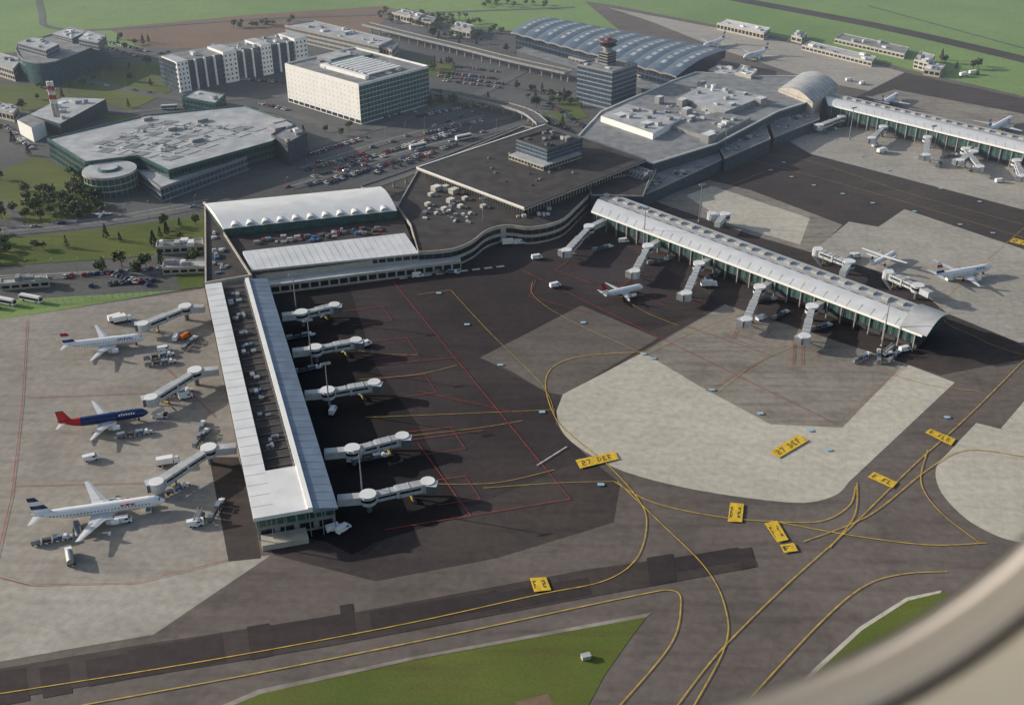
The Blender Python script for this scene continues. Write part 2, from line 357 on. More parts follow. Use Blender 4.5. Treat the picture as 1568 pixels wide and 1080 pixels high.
# white painted bars and light-blue stand numbers
mb = MB(); strip(mb, [(868, 685), (822, 714)], .5, 'white_paint', False)
for i in range(9): strip(mb, [(612+i*18.5, 428-i*2.2), (624+i*18.5, 426.5-i*2.2)], 1.8, 'white_paint', False)
for x, y in [(830, 632), (920, 743), (1268, 690), (672, 450), (715, 498), (766, 560), (985, 543), (1000, 550), (1164, 634), (892, 706), (1240, 660), (1090, 598), (1010, 340), (1280, 215), (1320, 240), (1360, 262), (1440, 290), (1500, 310), (1200, 250), (1160, 240), (893, 495), (1180, 262), (1212, 272), (1246, 285), (1290, 298), (1336, 312), (1400, 325), (1470, 345), (1520, 358), (1450, 640)]:
    p = P(x, y); z = LV[0]+.004; mb.face([(p.x-1.2, p.y-.8, z), (p.x+1.2, p.y-.8, z), (p.x+1.2, p.y+.8, z), (p.x-1.2, p.y+.8, z)], 'lightblue_paint')
LV[0] += .004
place(mb.data('apron_stand_numbers'), 'apron_stand_numbers', (0, 0, 0))
GL = {'2': '111001111100111', '7': '111001001010010', 'D': '110101101101110', 'E': '111100110100111', 'F': '111100110100100', 'B': '110101110101110', 'L': '100100100100111', 'H': '101101111101101', '1': '010110010010111', 'R': '110101110101101', '0': '111101101101111'}
def painted_board(c4, txt):
    mb = MB(); c = PP(c4); LV[0] += .004; z = LV[0]
    def q(u0, u1, v0, v1, z, m):
        a = [bil(c, u0, v0), bil(c, u1, v0), bil(c, u1, v1), bil(c, u0, v1)]; mb.face([(p.x, p.y, z) for p in a], m)
    q(0, 1, 0, 1, z, 'yellow_board')
    k = len(txt); cw = .8/k
    for i, ch in enumerate(txt):
        if ch not in GL: continue
        for j, b in enumerate(GL[ch]):
            if b == '1':
                cx, cy = j % 3, j//3; u = .1+cw*i+cw*.72*cx/3; v = .78-(cy+1)*.56/5
                q(u, u+cw*.72/3, v, v+.56/5, z+.004, 'black_paint')
    LV[0] += .004
    place(mb.data('painted_taxiway_sign'), 'painted_taxiway_sign', (0, 0, 0))
for c4, k in [([(888, 719), (948, 704), (941, 693), (881, 706)], '27 DEF'), ([(1192, 703), (1238, 676), (1222, 667), (1179, 693)], '27 DEF'), ([(1416, 664), (1456, 684), (1463, 674), (1424, 658)], 'B FLR'), ([(1328, 732), (1366, 749), (1374, 740), (1338, 724)], 'B FL'),
              ([(1114, 800), (1136, 801), (1139, 773), (1118, 771)], 'B 2'), ([(1190, 832), (1207, 828), (1190, 799), (1170, 803)], 'F 1'), ([(1200, 848), (1222, 845), (1215, 833), (1194, 836)], 'F'), ([(818, 908), (844, 905), (836, 885), (811, 887)], 'F 2'), ([(1545, 372), (1570, 378), (1575, 372), (1552, 366)], '27')]:
    painted_board(c4, k)
GZ = .2

# ---------------------------------------------------------------- pier A
cA = PP([(388, 794), (517, 772), (409, 423), (314, 436)], 11)
mb = MB()
pbox(mb, cA, .03, .97, .015, 1, 0, 8.8, 'wall_grey', 'roof_dark')
pbox(mb, cA, 0, .26, 0, 1, 9.6, 11, 'roof_white')
pbox(mb, cA, .26, .64, 0, .14, 9.6, 11.01, 'roof_white')
pbox(mb, cA, .64, .70, .0, 1, 9.6, 11.5, 'wall_white')
a, b, c_, d = bil(cA, .70, 0), bil(cA, 1, 0), bil(cA, 1, 1), bil(cA, .70, 1)
mb.hexa([(p.x, p.y, 8.9) for p in (a, b, c_, d)], [(a.x, a.y, 11), (b.x, b.y, 9.6), (c_.x, c_.y, 9.6), (d.x, d.y, 11)], 'roof_blue')
for k in range(1, 40):
    v = k/40; p0, p1 = bil(cA, .705, v), bil(cA, .995, v); mb.beam((p0.x, p0.y, 11.02), (p1.x, p1.y, 9.62), .1, .08, 'roof_grey')
q = [bil(cA, .03, .015), bil(cA, .97, .015), bil(cA, .97, 1), bil(cA, .03, 1)]
for i in (0, 1, 3): mb.windows(q[i], q[(i+1) % 4], 4.6, 8.6, 1, 3.2, 'glass_green' if i == 0 else 'glass_dark', .85, .8); mb.windows(q[i], q[(i+1) % 4], .4, 4.2, 1, 6, 'glass_dark', .7, .7)
for i in range(34):
    v = .02+.96*i/33
    p0, p1 = bil(cA, .3, v), bil(cA, .6, v)
    if v > .15: mb.beam((p0.x, p0.y, 9.0), (p1.x, p1.y, 9.0), .25, .3, 'bridge_dark')
r = random.Random(4)
ang = math.atan2((cA[3]-cA[0]).y, (cA[3]-cA[0]).x)
for v, m in [(.24, 'metal_grey'), (.26, 'equip_blue'), (.36, 'metal_grey'), (.42, 'metal_grey'), (.46, 'equip_blue'), (.52, 'metal_grey'), (.63, 'metal_grey'), (.66, 'equip_blue'), (.72, 'metal_grey'), (.8, 'equip_blue'), (.82, 'metal_grey'), (.9, 'metal_grey'), (.94, 'equip_blue')]:
    for k in range(3): mb.box(bil(cA, r.uniform(.33, .5), v+r.uniform(-.01, .01)), ang, r.uniform(1, 3), r.uniform(1, 2.5), 8.7, 9.4+r.uniform(0, .8), r.choice([m, 'metal_grey', 'bridge_dark']))
for k in range(9, 60):
    p = bil(cA, .62, k/60); mb.box(p, ang, .6, .5, 8.8, 11.7, 'metal_grey')
for k in range(1, 30):
    v = k/30; a, b = bil(cA, .005, v), bil(cA, .255, v); mb.beam((a.x, a.y, 11.02), (b.x, b.y, 11.02), .12, .08, 'roof_light')
for k in range(7):
    p = bil(cA, .05+.15*k, -.003); mb.box(p, ang, .3, .3, 0, 9.6, 'metal_grey')
pbox(mb, cA, .05, .6, -.02, .012, 0, 2.2, 'wall_beige')
mb.done('airport_pier')
# ---------------------------------------------------------------- terminal hall (white vaults)
mb = MB()
base_ = PP([(322, 345), (610, 318), (640, 390), (392, 422)], 8)
q = mb.prism(base_, 0, 8, 'wall_beige', 'roof_dark')
hall = PP([(342, 350), (608, 322), (583, 285), (313, 311)], 13)
q = pbox(mb, hall, 0, 1, 0.02, 1, 0, 12.2, 'glass_green', 'roof_white')
mb.windows(q[0], q[1], 8.2, 12, 1, 4, 'glass_green', .9, .9)
arc(mb, hall, 0, 1, 0, 1, 12.6, 2.4, 'roof_white', 12, side='wall_white')
hd = (hall[1]-hall[0]).normalized(); hn = Vector((-hd.y, hd.x))
for i in range(11):
    p = bil(hall, .07+.86*i/10, .03)
    f = []; bk = []
    for k in range(9):
        t = math.pi*k/8; x = math.cos(t)*2.3; z = 12.5+1.9*math.sin(t)
        f.append((p.x+hd.x*x-hn.x*.2, p.y+hd.y*x-hn.y*.2, z)); bk.append((p.x+hd.x*x*.95+hn.x*5, p.y+hd.y*x*.95+hn.y*5, z-.25))
    mb.face(f, 'roof_light')
    for k in range(8): mb.face([f[k], f[k+1], bk[k+1], bk[k]], 'roof_white')
w2 = PP([(385, 412), (641, 386), (620, 360), (372, 388)], 10)
q = pbox(mb, w2, 0, 1, 0, 1, 0, 8.85, 'wall_beige', 'roof_white')
a = [(p.x, p.y) for p in w2]
mb.hexa([(x, y, 8.9) for x, y in a], [(a[0][0], a[0][1], 9.3), (a[1][0], a[1][1], 9.3), (a[2][0], a[2][1], 11), (a[3][0], a[3][1], 11)], 'roof_white')
mb.windows(q[0], q[1], 5.5, 8.8, 1, 4, 'glass_dark', .85, .6)
for k in range(1, 24):
    p0, p1 = bil(w2, k/24, .01), bil(w2, k/24, .99); mb.beam((p0.x, p0.y, 9.33), (p1.x, p1.y, 11.0), .12, .08, 'roof_light')
lowr = PP([(413, 437), (706, 400), (703, 389), (640, 396), (392, 424)], 5)
q = mb.prism(lowr, 0, 5, 'wall_beige', 'roof_light')
for i in range(len(q)): mb.windows(q[i], q[(i+1) % len(q)], .3, 4.6, 1, 4.5, 'glass_dark', .8, .6)
terr = PP([(372, 384), (615, 358), (612, 345), (350, 368)], 8)
units(mb, terr, 46, 8, 5, ('metal_grey', 'equip_blue', 'bridge_dark', 'wall_dark', 'roof_light', 'tower_red'), 1, 3, 1.6)
con = PP([(314, 436), (386, 424), (345, 360), (340, 340), (313, 312)], 9.5)
q = mb.prism(con, 0, 9.5, 'wall_grey', 'roof_dark')
mb.parapet(q, 9.5, 1.0, 'wall_beige', .8)
units(mb, PP([(325, 430), (355, 425), (340, 350), (322, 350)], 9.5), 16, 9.5, 8, ('metal_grey', 'equip_blue', 'roof_light'), 1, 3, 1.6)
mb.done('terminal_hall')
# ---------------------------------------------------------------- main terminal
mb = MB()
curve = [(640, 388), (690, 384), (722, 372), (745, 355), (775, 347), (815, 350), (858, 340), (882, 320)]
low = PP([(608, 318), (628, 345)]+[tuple(v) for v in smooth(curve, 4)]+[(905, 298), (985, 300), (1005, 262), (985, 225), (800, 195), (640, 262)], 9)
q = mb.prism(low, 0, 9, 'wall_beige', 'roof_dark')
for i in range(len(q)): mb.windows(q[i], q[(i+1) % len(q)], .3, 8.8, 2, 3, 'glass_dark', .97, .6)
mb.parapet(q, 9, .8, 'wall_beige')
main = PP([(638, 258), (803, 320), (988, 246), (835, 192)], 15)
cen = sum(main, Vector((0, 0)))/4; inn = [cen+(p-cen)*.93 for p in main]
q = mb.prism(inn, 8, 13.8, 'glass_dark', 'roof_dark')
mb.prism(main, 13.9, 15.2, 'wall_beige', 'roof_dark', True)
mp_ = [Vector(p) for p in main]
for i in (0, 1, 2, 3):
    a, b = mp_[i], mp_[(i+1) % 4]; mb.beam((a.x, a.y, 15.3+.01*i), (b.x, b.y, 15.3+.01*i), .9, .6, 'wall_white' if i in (0, 3) else 'wall_dark')
for i in range(40):
    t = i/39
    for j in (0, 1):
        p = inn[j]*(1-t)+inn[j+1]*t; mb.box(p, 0, .5, .5, 9, 13.7, 'wall_beige')
units(mb, [cen+(p-cen)*.8 for p in main], 26, 15.2, 19, ('wall_dark', 'metal_grey', 'bridge_dark'), .6, 1.8, 1.2)
pl = rect((779, 236), (832, 254), (897, 236), 18.5)
q = mb.prism(pl, 15, 18, 'wall_beige', 'roof_light')
for i in range(4): mb.windows(q[i], q[(i+1) % 4], 15.3, 17.8, 1, 2.5, 'glass_dark', .8, .6)
tp = rect((790, 215), (838, 231), (884, 211), 25)
q = mb.prism(tp, 18, 25, 'wall_grey', 'roof_dark'); mb.parapet(q, 25, .8, 'wall_dark')
for i in range(4): mb.windows(q[i], q[(i+1) % 4], 18.2, 24.9, 3, 2.2, 'glass_blue', .92, .8)
units(mb, q, 14, 25, 9, ('metal_grey', 'roof_light', 'wall_dark'), 1, 3.5, 2.2)
for (x, y, s) in [(668, 292, 5), (682, 290, 4), (695, 296, 5), (660, 300, 3), (690, 310, 4), (712, 306, 3), (705, 318, 3), (680, 322, 3), (740, 318, 3), (655, 315, 3), (720, 328, 2), (668, 328, 2)]:
    p = P(x, y, 9); mb.box(p, .8, s, s*.8, 9, 9+s*.55, 'wall_beige', 'roof_white'); mb.box((p.x+s, p.y-1), .8, s*.5, s*.5, 9, 9+s*.3, 'metal_grey')
units(mb, PP([(640, 340), (730, 350), (740, 320), (640, 300)], 9), 22, 9, 12, smin=.8, smax=2.5, hmax=1.6)
units(mb, PP([(770, 340), (860, 330), (850, 310), (780, 325)], 9), 14, 9, 13, smin=.8, smax=2.5, hmax=1.6)
mb.done('terminal_building')
# ---------------------------------------------------------------- connector between terminals
mb = MB()
conn = PP([(885, 210), (1000, 252), (1097, 222), (1192, 172), (1262, 150), (1235, 118), (1160, 118), (1065, 112), (1030, 125), (920, 172)], 13)
q = mb.prism(conn, 0, 13, 'wall_dark', 'roof_grey')
for i in range(len(q)): mb.windows(q[i], q[(i+1) % len(q)], .5, 12.5, 3, 4, 'glass_blue', .85, .5)
mb.parapet(q, 13, .9, 'wall_white')
for pts, h, wl, rf in [([(920, 178), (1000, 205), (1045, 180), (960, 160)], 17, 'wall_white', 'roof_light'), ([(1040, 150), (1110, 172), (1170, 148), (1080, 128)], 16.5, 'wall_grey', 'roof_light'),
                       ([(1020, 190), (1090, 212), (1150, 180), (1100, 172)], 15.5, 'wall_grey', 'roof_grey')]:
    b4 = PP(pts, h); q = mb.prism(b4, 12.9, h, wl, rf); units(mb, q, 9, h, int(h*3), smin=1.5, smax=4)
for x, y, s in [(950, 175, 8), (990, 188, 7), (1045, 152, 6), (1052, 166, 6), (1058, 178, 5), (1165, 150, 7), (1085, 205, 8), (1010, 148, 5), (1120, 158, 5), (1140, 142, 4), (1075, 125, 5)]:
    p = P(x, y, 18); mb.box(p, .75, s, s*.8, 12.9, 18, 'wall_grey', 'roof_white')
units(mb, [Vector(c) for c in PP([(960, 200), (1060, 215), (1200, 150), (1060, 125)], 13)], 70, 13, 22, ('metal_grey', 'roof_white', 'wall_dark', 'roof_light'), 1, 4, 1.6)
gl = PP([(860, 240), (985, 275), (1005, 262), (885, 222)], 11)
arc(mb, gl, 0, 1, 0, 1, 10.5, 2.4, 'roof_grey', 8, side='wall_grey')
for i in range(26):
    t = i/25; a = bil(gl, t, .02); b = bil(gl, t, .5); mb.beam((a.x, a.y, 11.0), (b.x, b.y, 13.1), 1.2, .25, 'glass_dark')
for g4, h in [([(985, 300), (1010, 290), (1105, 246), (1098, 228), (1000, 262)], 7), ([(1110, 244), (1180, 214), (1172, 192), (1100, 226)], 8.5), ([(1185, 212), (1255, 184), (1250, 164), (1178, 190)], 7)]:
    q = mb.prism(PP(g4, h), 0, h, 'wall_dark', 'roof_grey')
    for i in range(len(q)): mb.windows(q[i], q[(i+1) % len(q)], .4, h-.3, 2, 3.5, 'glass_blue', .85, .6)
    mb.parapet(q, h, .5, 'concrete_wall'); units(mb, [q[0], q[1], q[2], q[-1]], 10, h, 5, ('metal_grey', 'wall_dark', 'roof_light'), 1, 3, 1.5)
q = mb.prism(PP([(905, 300), (985, 302), (1000, 262), (900, 280)], 10), 0, 10, 'wall_dark', 'roof_dark'); mb.parapet(q, 10, .6, 'concrete_wall')
for i in range(4): mb.windows(q[i], q[(i+1) % 4], .5, 9.6, 2, 4, 'glass_blue', .85, .6)
mb.done('terminal_connector')
mb = MB(); bh = PP([(1192, 137), (1245, 158), (1283, 130), (1228, 112)], 15)
pbox(mb, bh, 0, 1, 0, 1, 0, 15, 'wall_beige'); arc(mb, bh, 0, 1, 0, 1, 15, 4.5, 'roof_light', 12, along='v', side='wall_beige')
for i in range(9):
    v = (i+.5)/9
    for k in range(10):
        t0, t1 = k/10, (k+1)/10; a = bil(bh, t0, v); b = bil(bh, t1, v)
        mb.beam((a.x, a.y, 15.1+4.5*math.sin(math.pi*t0)), (b.x, b.y, 15.1+4.5*math.sin(math.pi*t1)), .5, .2, 'roof_grey')
mb.done('vaulted_hall')
# ---------------------------------------------------------------- terminal 2 wave roof
mb = MB(); t2 = PP([(782, 46), (1036, 113), (1112, 72), (838, 22)], 17)
q = pbox(mb, t2, .02, .97, .05, .95, 0, 13, 'glass_blue', 'roof_grey')
for i in range(4): mb.windows(q[i], q[(i+1) % 4], .5, 12.5, 3, 4, 'glass_dark', .85, .7)
nu, nv = 96, 24
def t2p(i, j):
    u, v = i/nu, j/nv; p = bil(t2, u, v)
    z = 14+3.6*math.sin(math.pi*min(1, v*.95+.05))+.8*abs(math.sin(u*math.pi*12))
    return (p.x, p.y, z)
for i in range(nu):
    for j in range(nv):
        sky = (i % 8 in (3, 4)) and (j % 3 != 0) and 2 < j < 22
        mb.face([t2p(i, j), t2p(i+1, j), t2p(i+1, j+1), t2p(i, j+1)], 'roof_light' if sky else 'roof_steel')
for i in range(nu):
    a = t2p(i, 0); b = t2p(i+1, 0); mb.beam((a[0], a[1], a[2]-.5), (b[0], b[1], b[2]-.5), .6, 1.2, 'wall_grey')
mb.face([t2p(nu, j) for j in range(nv+1)]+[(t2p(nu, nv)[0], t2p(nu, nv)[1], 8), (t2p(nu, 0)[0], t2p(nu, 0)[1], 8)], 'glass_dark')
pbox(mb, t2, .1, .95, -.22, -.02, 0, 6, 'wall_dark', 'roof_grey')
mb.done('terminal_wave_roof_hall')
mb = MB(); b4 = PP([(870, 88), (1022, 126), (1035, 116), (880, 80)], 7)
q = mb.prism(b4, 0, 7, 'wall_beige', 'roof_light')
for i in range(4): mb.windows(q[i], q[(i+1) % 4], .3, 6.8, 2, 4, 'glass_dark', .8, .5)
mb.done('arrivals_canopy')
# ---------------------------------------------------------------- control tower + office
mb = MB()
of = rect((884, 100), (938, 112), (968, 98), 27)
q = mb.prism(of, 0, 27, 'wall_grey', 'roof_grey'); mb.parapet(q, 27, 1, 'wall_grey')
for i in range(4): mb.windows(q[i], q[(i+1) % 4], 1, 26.8, 8, 3, 'glass_blue', .95, .7)
units(mb, q, 12, 27, 31)
p = P(930, 98, 27)
mb.box(p, .75, 9, 8, 26.9, 36, 'wall_grey')
for k in range(4): mb.box(p, .75, 9.4, 8.4, 28.2+2*k, 29.3+2*k, 'glass_dark')
mb.cyl((p.x, p.y), 3.2, 3.2, 36, 39, 'wall_grey', 14); mb.cyl((p.x, p.y), 3.2, 6.4, 39, 40.5, 'wall_dark', 14)
mb.cyl((p.x, p.y), 5.4, 6.5, 40.5, 43.2, 'glass_dark', 14); mb.cyl((p.x, p.y), 6.9, 6.4, 43.2, 43.9, 'tower_red', 14, 'wall_dark')
mb.cyl((p.x, p.y), 2.6, 2.2, 43.9, 45.6, 'tower_red', 10); mb.cyl((p.x, p.y), .15, .1, 45.6, 51, 'metal_grey', 6)
mb.done('control_tower')
# ---------------------------------------------------------------- piers B and C
def pier(px, z):
    c = PP(px, z); mb = MB()
    L = (c[1]-c[0]).length
    pbox(mb, c, 0, .985, .06, .92, 3.6, z-.6, 'wall_dark', 'roof_dark')
    pbox(mb, c, 0, .985, .16, .85, 0, 3.59, 'wall_dark', 'roof_dark')
    q = [bil(c, 0, .06), bil(c, .985, .06), bil(c, .985, .92), bil(c, 0, .92)]
    for i in (0, 1, 2): mb.windows(q[i], q[(i+1) % 4], 3.9, z-.9, 1, 3.4, 'glass_green' if i < 2 else 'glass_dark', .85, .75)
    arc(mb, c, 0, 1, -.02, .5, z, .9, 'roof_white', 6, lo=.15, hi=2.2, side='wall_white')
    for k in range(1, int(L/6)):
        a, b = bil(c, k*6/L, -.02), bil(c, k*6/L, .2); mb.beam((a.x, a.y, z+.16), (b.x, b.y, z+.86), .12, .12, 'roof_light')
    a, b = bil(c, 0, -.02), bil(c, 1, -.02)
    mb.beam((a.x, a.y, z-.35), (b.x, b.y, z-.35), .3, 1.1, 'wall_white')
    pbox(mb, c, 0, 1, .6, 1, z-2.2, z-.4, 'wall_beige', 'roof_light')
    n = int(L/7)
    ang = math.atan2((c[1]-c[0]).y, (c[1]-c[0]).x)
    for i in range(n):
        u = (i+.5)/n
        mb.box(bil(c, u, .80), ang, 3.2, 3.2, z-.5, z+.7, 'wall_beige', 'roof_light')
        mb.box(bil(c, u, .55), ang, 1.5, 1.2, z-.7, z+.3, 'metal_grey')
        for v in (.04, .95): mb.box(bil(c, u, v), ang, .5, .5, 0, z-.8, 'concrete_wall')
    for i in range(int(L/3.4)):
        p = bil(c, (i+.5)/(L/3.4), .035); mb.box(p, ang, .12, .12, 3.8, z-.7, 'metal_grey')
    return mb, c, ang
mb, cB, angB = pier([(906, 323), (1413, 513), (1447, 480), (925, 291)], 10)
arc(mb, cB, .945, 1.01, -.03, 1.02, 10.2, 3.2, 'roof_light', 10, side='glass_green')
mb.done('airport_pier')
mb, cC, angC = pier([(1268, 160), (1850, 302), (1850, 272), (1258, 138)], 12)
mb.done('airport_pier')
# ---------------------------------------------------------------- landside buildings
mb = MB(); wo = rect((436, 100), (549, 132), (650, 102), 27)
q = mb.prism(wo, 0, 27, 'wall_white', 'roof_grey')
a, b, c_, d = wo
mb.windows(a, b, 3, 26, 7, 4.2, 'wall_grey', .14, .2); mb.windows(a, b, .3, 3, 1, 6, 'glass_dark', .85, .8)
mb.windows(b, c_, .5, 26.5, 8, 3, 'glass_green', .96, .9); mb.windows(c_, d, 1, 26, 7, 4, 'glass_dark', .4, .4)
mb.parapet(q, 27, 1.2, 'wall_white')
for i in range(9):
    u0 = .35+.06*i; pbox(mb, wo, u0, u0+.035, .3, .75, 28.6, 29.2, 'roof_white')
pbox(mb, wo, .3, .9, .2, .25, 26.9, 29.5, 'wall_white'); pbox(mb, wo, .05, .25, .4, .7, 26.9, 29.5, 'wall_grey', 'roof_light')
pbox(mb, wo, .3, .36, .26, .9, 26.9, 29, 'glass_green'); units(mb, q, 18, 27, 41)
mb.done('office_building')
mb = MB(); so = rect((268, 95), (467, 58), (455, 46), 23)
q = mb.prism(so, 0, 22, 'wall_dark', 'roof_grey')
for i in range(4): mb.windows(q[i], q[(i+1) % 4], .5, 21.5, 6, 3, 'glass_blue', .9, .6)
for u0, u1 in [(0, .08), (.34, .44), (.63, .71), (.90, 1)]:
    w = pbox(mb, so, u0, u1, -.08, .8, 0, 23+(1 if u0 > .3 else 0), 'wall_white', 'roof_light')
    for i in range(4): mb.windows(w[i], w[(i+1) % 4], 1, 22.5, 6, 3, 'glass_dark', .35, .4)
for u0 in (.13, .20, .27, .49, .56, .77, .84): pbox(mb, so, u0, u0+.012, -.06, -.005, 0, 22.5, 'wall_white')
units(mb, q, 22, 22, 42, smax=4); mb.done('office_building')
mb = MB()
q = mb.prism(PP([(26, 70)]+[tuple(v) for v in smooth([(24, 78), (34, 92), (60, 99), (85, 96)], 5)]+[(158, 68), (162, 54), (112, 44)], 17), 0, 17, 'glass_blue', 'roof_grey')
for i in range(len(q)): mb.windows(q[i], q[(i+1) % len(q)], .5, 16.5, 5, 2.6, 'glass_green', .9, .6)
mb.parapet(q, 17, .8, 'wall_grey')
for g4, h in [([(26, 66), (70, 78), (90, 68), (50, 58)], 23), ([(120, 60), (150, 66), (162, 56), (135, 48)], 23), ([(80, 52), (110, 60), (130, 50), (108, 42)], 21)]:
    w = mb.prism(PP(g4, h), 16.9, h, 'wall_grey', 'roof_light')
    for i in range(4): mb.windows(w[i], w[(i+1) % 4], 17.3, h-.2, 2, 3, 'glass_blue', .85, .6)
    units(mb, w, 5, h, int(h)+g4[0][0])
mb.done('office_building')
building('office_building', PP([(-30, 92), (20, 108), (34, 92), (-10, 80)], 9), 9, 2, 'wall_beige', 'glass_dark', 'roof_light', eq=4, seed=6)
building('parking_garage', PP([(436, 40), (580, 72), (602, 62), (480, 33)], 12), 12, 3, 'concrete_wall', 'wall_dark', 'roof_light', bay=6, fill=.95, hf=.45, eq=14, seed=7)
mb, q = building('x', PP([(72, 214), (130, 250), (212, 240), (258, 263), (418, 218), (452, 190), (372, 163), (225, 178)], 13), 13, 3, 'glass_green', 'glass_dark', 'roof_light', bay=2.5, fill=.8, hf=.6, eq=0, fin=False)
sk = PP([(110, 232), (258, 250), (420, 195), (240, 182)], 13)
for i in range(9):
    for j in range(6):
        if (i*5+j*3) % 7 != 0: pbox(mb, sk, .03+i*.107, .03+i*.107+.085, .04+j*.16, .04+j*.16+.12, 13.02, 13.25, 'wall_grey', ['roof_light', 'roof_light', 'roof_grey'][(i+2*j) % 3])
units(mb, sk, 60, 13.2, 11, smin=.8, smax=2.5, hmax=1.2)
for x, y, s in [(300, 212, 5), (262, 195, 4), (308, 182, 5), (225, 180, 4), (430, 192, 9), (425, 185, 6)]:
    mb.box(P(x, y, 15), .7, s*1.5, s, 12.9, 15, 'wall_grey', 'roof_light')
rc = P(168, 262, 11); mb.cyl((rc.x, rc.y), 15, 15, 0, 11, 'glass_green', 28, 'roof_light'); mb.cyl((rc.x, rc.y), 15.4, 15.4, 10.6, 12, 'wall_beige', 28, 'roof_light')
for z in (3, 6.5): mb.cyl((rc.x, rc.y), 15.3, 15.3, z, z+.6, 'wall_beige', 28)
for k in range(28): t = k*math.tau/28; mb.box((rc.x+15.2*math.cos(t), rc.y+15.2*math.sin(t)), t, .25, .25, 0, 10.5, 'wall_beige')
mb.cyl((rc.x, rc.y), 7, 5, 12, 13.2, 'glass_green', 16, 'roof_light')
mb.done('shopping_centre')
building('glass_annex', PP([(208, 262), (245, 290), (460, 212), (455, 195), (440, 205), (258, 264)], 8), 8, 2, 'wall_grey', 'glass_blue', 'roof_light', eq=10, seed=14, bay=3, fill=.85, hf=.7)
building('glass_annex', PP([(415, 208), (440, 222), (470, 205), (448, 190)], 14), 14, 4, 'wall_dark', 'glass_blue', 'roof_grey', eq=5, seed=15)
mb = MB(); w = pbox(mb, PP([(26, 184), (48, 196), (68, 186), (44, 176)], 10), 0, 1, 0, 1, 0, 10, 'wall_white', 'roof_grey')
w = pbox(mb, PP([(46, 176), (92, 190), (162, 152), (95, 150)], 9), 0, 1, 0, 1, 0, 9, 'wall_dark', 'roof_light')
for i in range(4): mb.windows(w[i], w[(i+1) % 4], .5, 8.5, 2, 4, 'glass_green', .8, .5)
units(mb, w, 12, 9, 17); mb.done('boiler_house')
mb = MB(); p = P(91, 199); n = 11
for i in range(n):
    z0 = 33*i/n; z1 = 33*(i+1)/n; m = 'wall_beige' if i < 6 else ('aircraft_red' if i % 2 else 'wall_white')
    for dx in (-1.3, 1.3): mb.cyl((p.x+dx, p.y), 1.25-.02*i, 1.25-.02*(i+1), z0, z1, m, 12)
mb.cyl((p.x, p.y), 3.4, 3.4, 27, 27.4, 'metal_grey', 12); mb.done('smokestack')
building('glass_pavilion', PP([(278, 150), (330, 160), (345, 146), (300, 138)], 8), 8, 2, 'glass_green', 'glass_dark', 'roof_light', eq=3, seed=21)
building('parking_garage', PP([(560, 68), (600, 78), (610, 68), (570, 60)], 10), 10, 2, 'wall_beige', 'glass_dark', 'roof_light', eq=3, seed=22)
for k, (pts, h, rf) in enumerate([([(1098, 36), (1170, 52), (1180, 44), (1110, 30)], 6, 'roof_white'), ([(1212, 55), (1228, 59), (1236, 52), (1220, 48)], 5, 'roof_white'), ([(1228, 70), (1335, 96), (1342, 88), (1240, 64)], 4, 'roof_light'), ([(1278, 60), (1385, 84), (1392, 74), (1290, 52)], 4, 'roof_grey'),
        ([(1400, 92), (1422, 98), (1432, 86), (1410, 80)], 7, 'roof_light'), ([(1415, 106), (1440, 110), (1448, 100), (1425, 96)], 5, 'roof_white'), ([(600, 20), (640, 30), (648, 22), (612, 14)], 6, 'roof_light'), ([(690, 44), (720, 50), (726, 40), (700, 34)], 6, 'roof_light'), ([(1126, 112), (1150, 118), (1160, 108), (1135, 100)], 15, 'roof_white'), ([(1085, 108), (1160, 128), (1172, 118), (1100, 100)], 12, 'roof_light'),
        ([(248, 412), (340, 408), (338, 398), (250, 400)], 3.5, 'roof_light'), ([(238, 380), (312, 376), (310, 366), (240, 370)], 4, 'roof_grey'), ([(0, 436), (75, 430), (72, 422), (0, 428)], 3.5, 'roof_light'), ([(630, 30), (662, 36), (668, 28), (640, 22)], 5, 'roof_grey'), ([(-10, 168), (20, 175), (28, 165), (0, 158)], 6, 'roof_light')]):
    building('service_building', PP(pts, h), h, 2 if h > 6 else 1, 'wall_beige', 'glass_dark', rf, eq=5, seed=50+k, bay=4, par=.5)
def viaduct(name, ctrl, z, w, n=6):
    mb = MB(); prev = None
    for v in smooth(ctrl, n):
        a = P(v[0], v[1], z)
        if prev is not None:
            mb.beam(prev, a, w, 1.1, 'concrete_wall', 'road_asphalt')
            d = (a-prev).normalized(); nn = Vector((-d.y, d.x, 0))
            for s in (-w/2-.1, w/2+.1): mb.beam(prev+nn*s+Vector((0, 0, .8)), a+nn*s+Vector((0, 0, .8)), .3, 1, 'concrete_wall')
            mb.cyl((a.x, a.y), .7, .7, 0, z-.5, 'concrete_wall', 8)
        prev = a
    mb.done(name)
viaduct('road_viaduct', [(560, 38), (640, 58), (700, 72), (780, 92), (870, 112)], 7, 9)
viaduct('road_viaduct', [(655, 140), (720, 150), (800, 170), (830, 190)], 6, 8, 5)
viaduct('departure_ramp', [(560, 290), (640, 262), (740, 222), (800, 198)], 5, 8, 5)

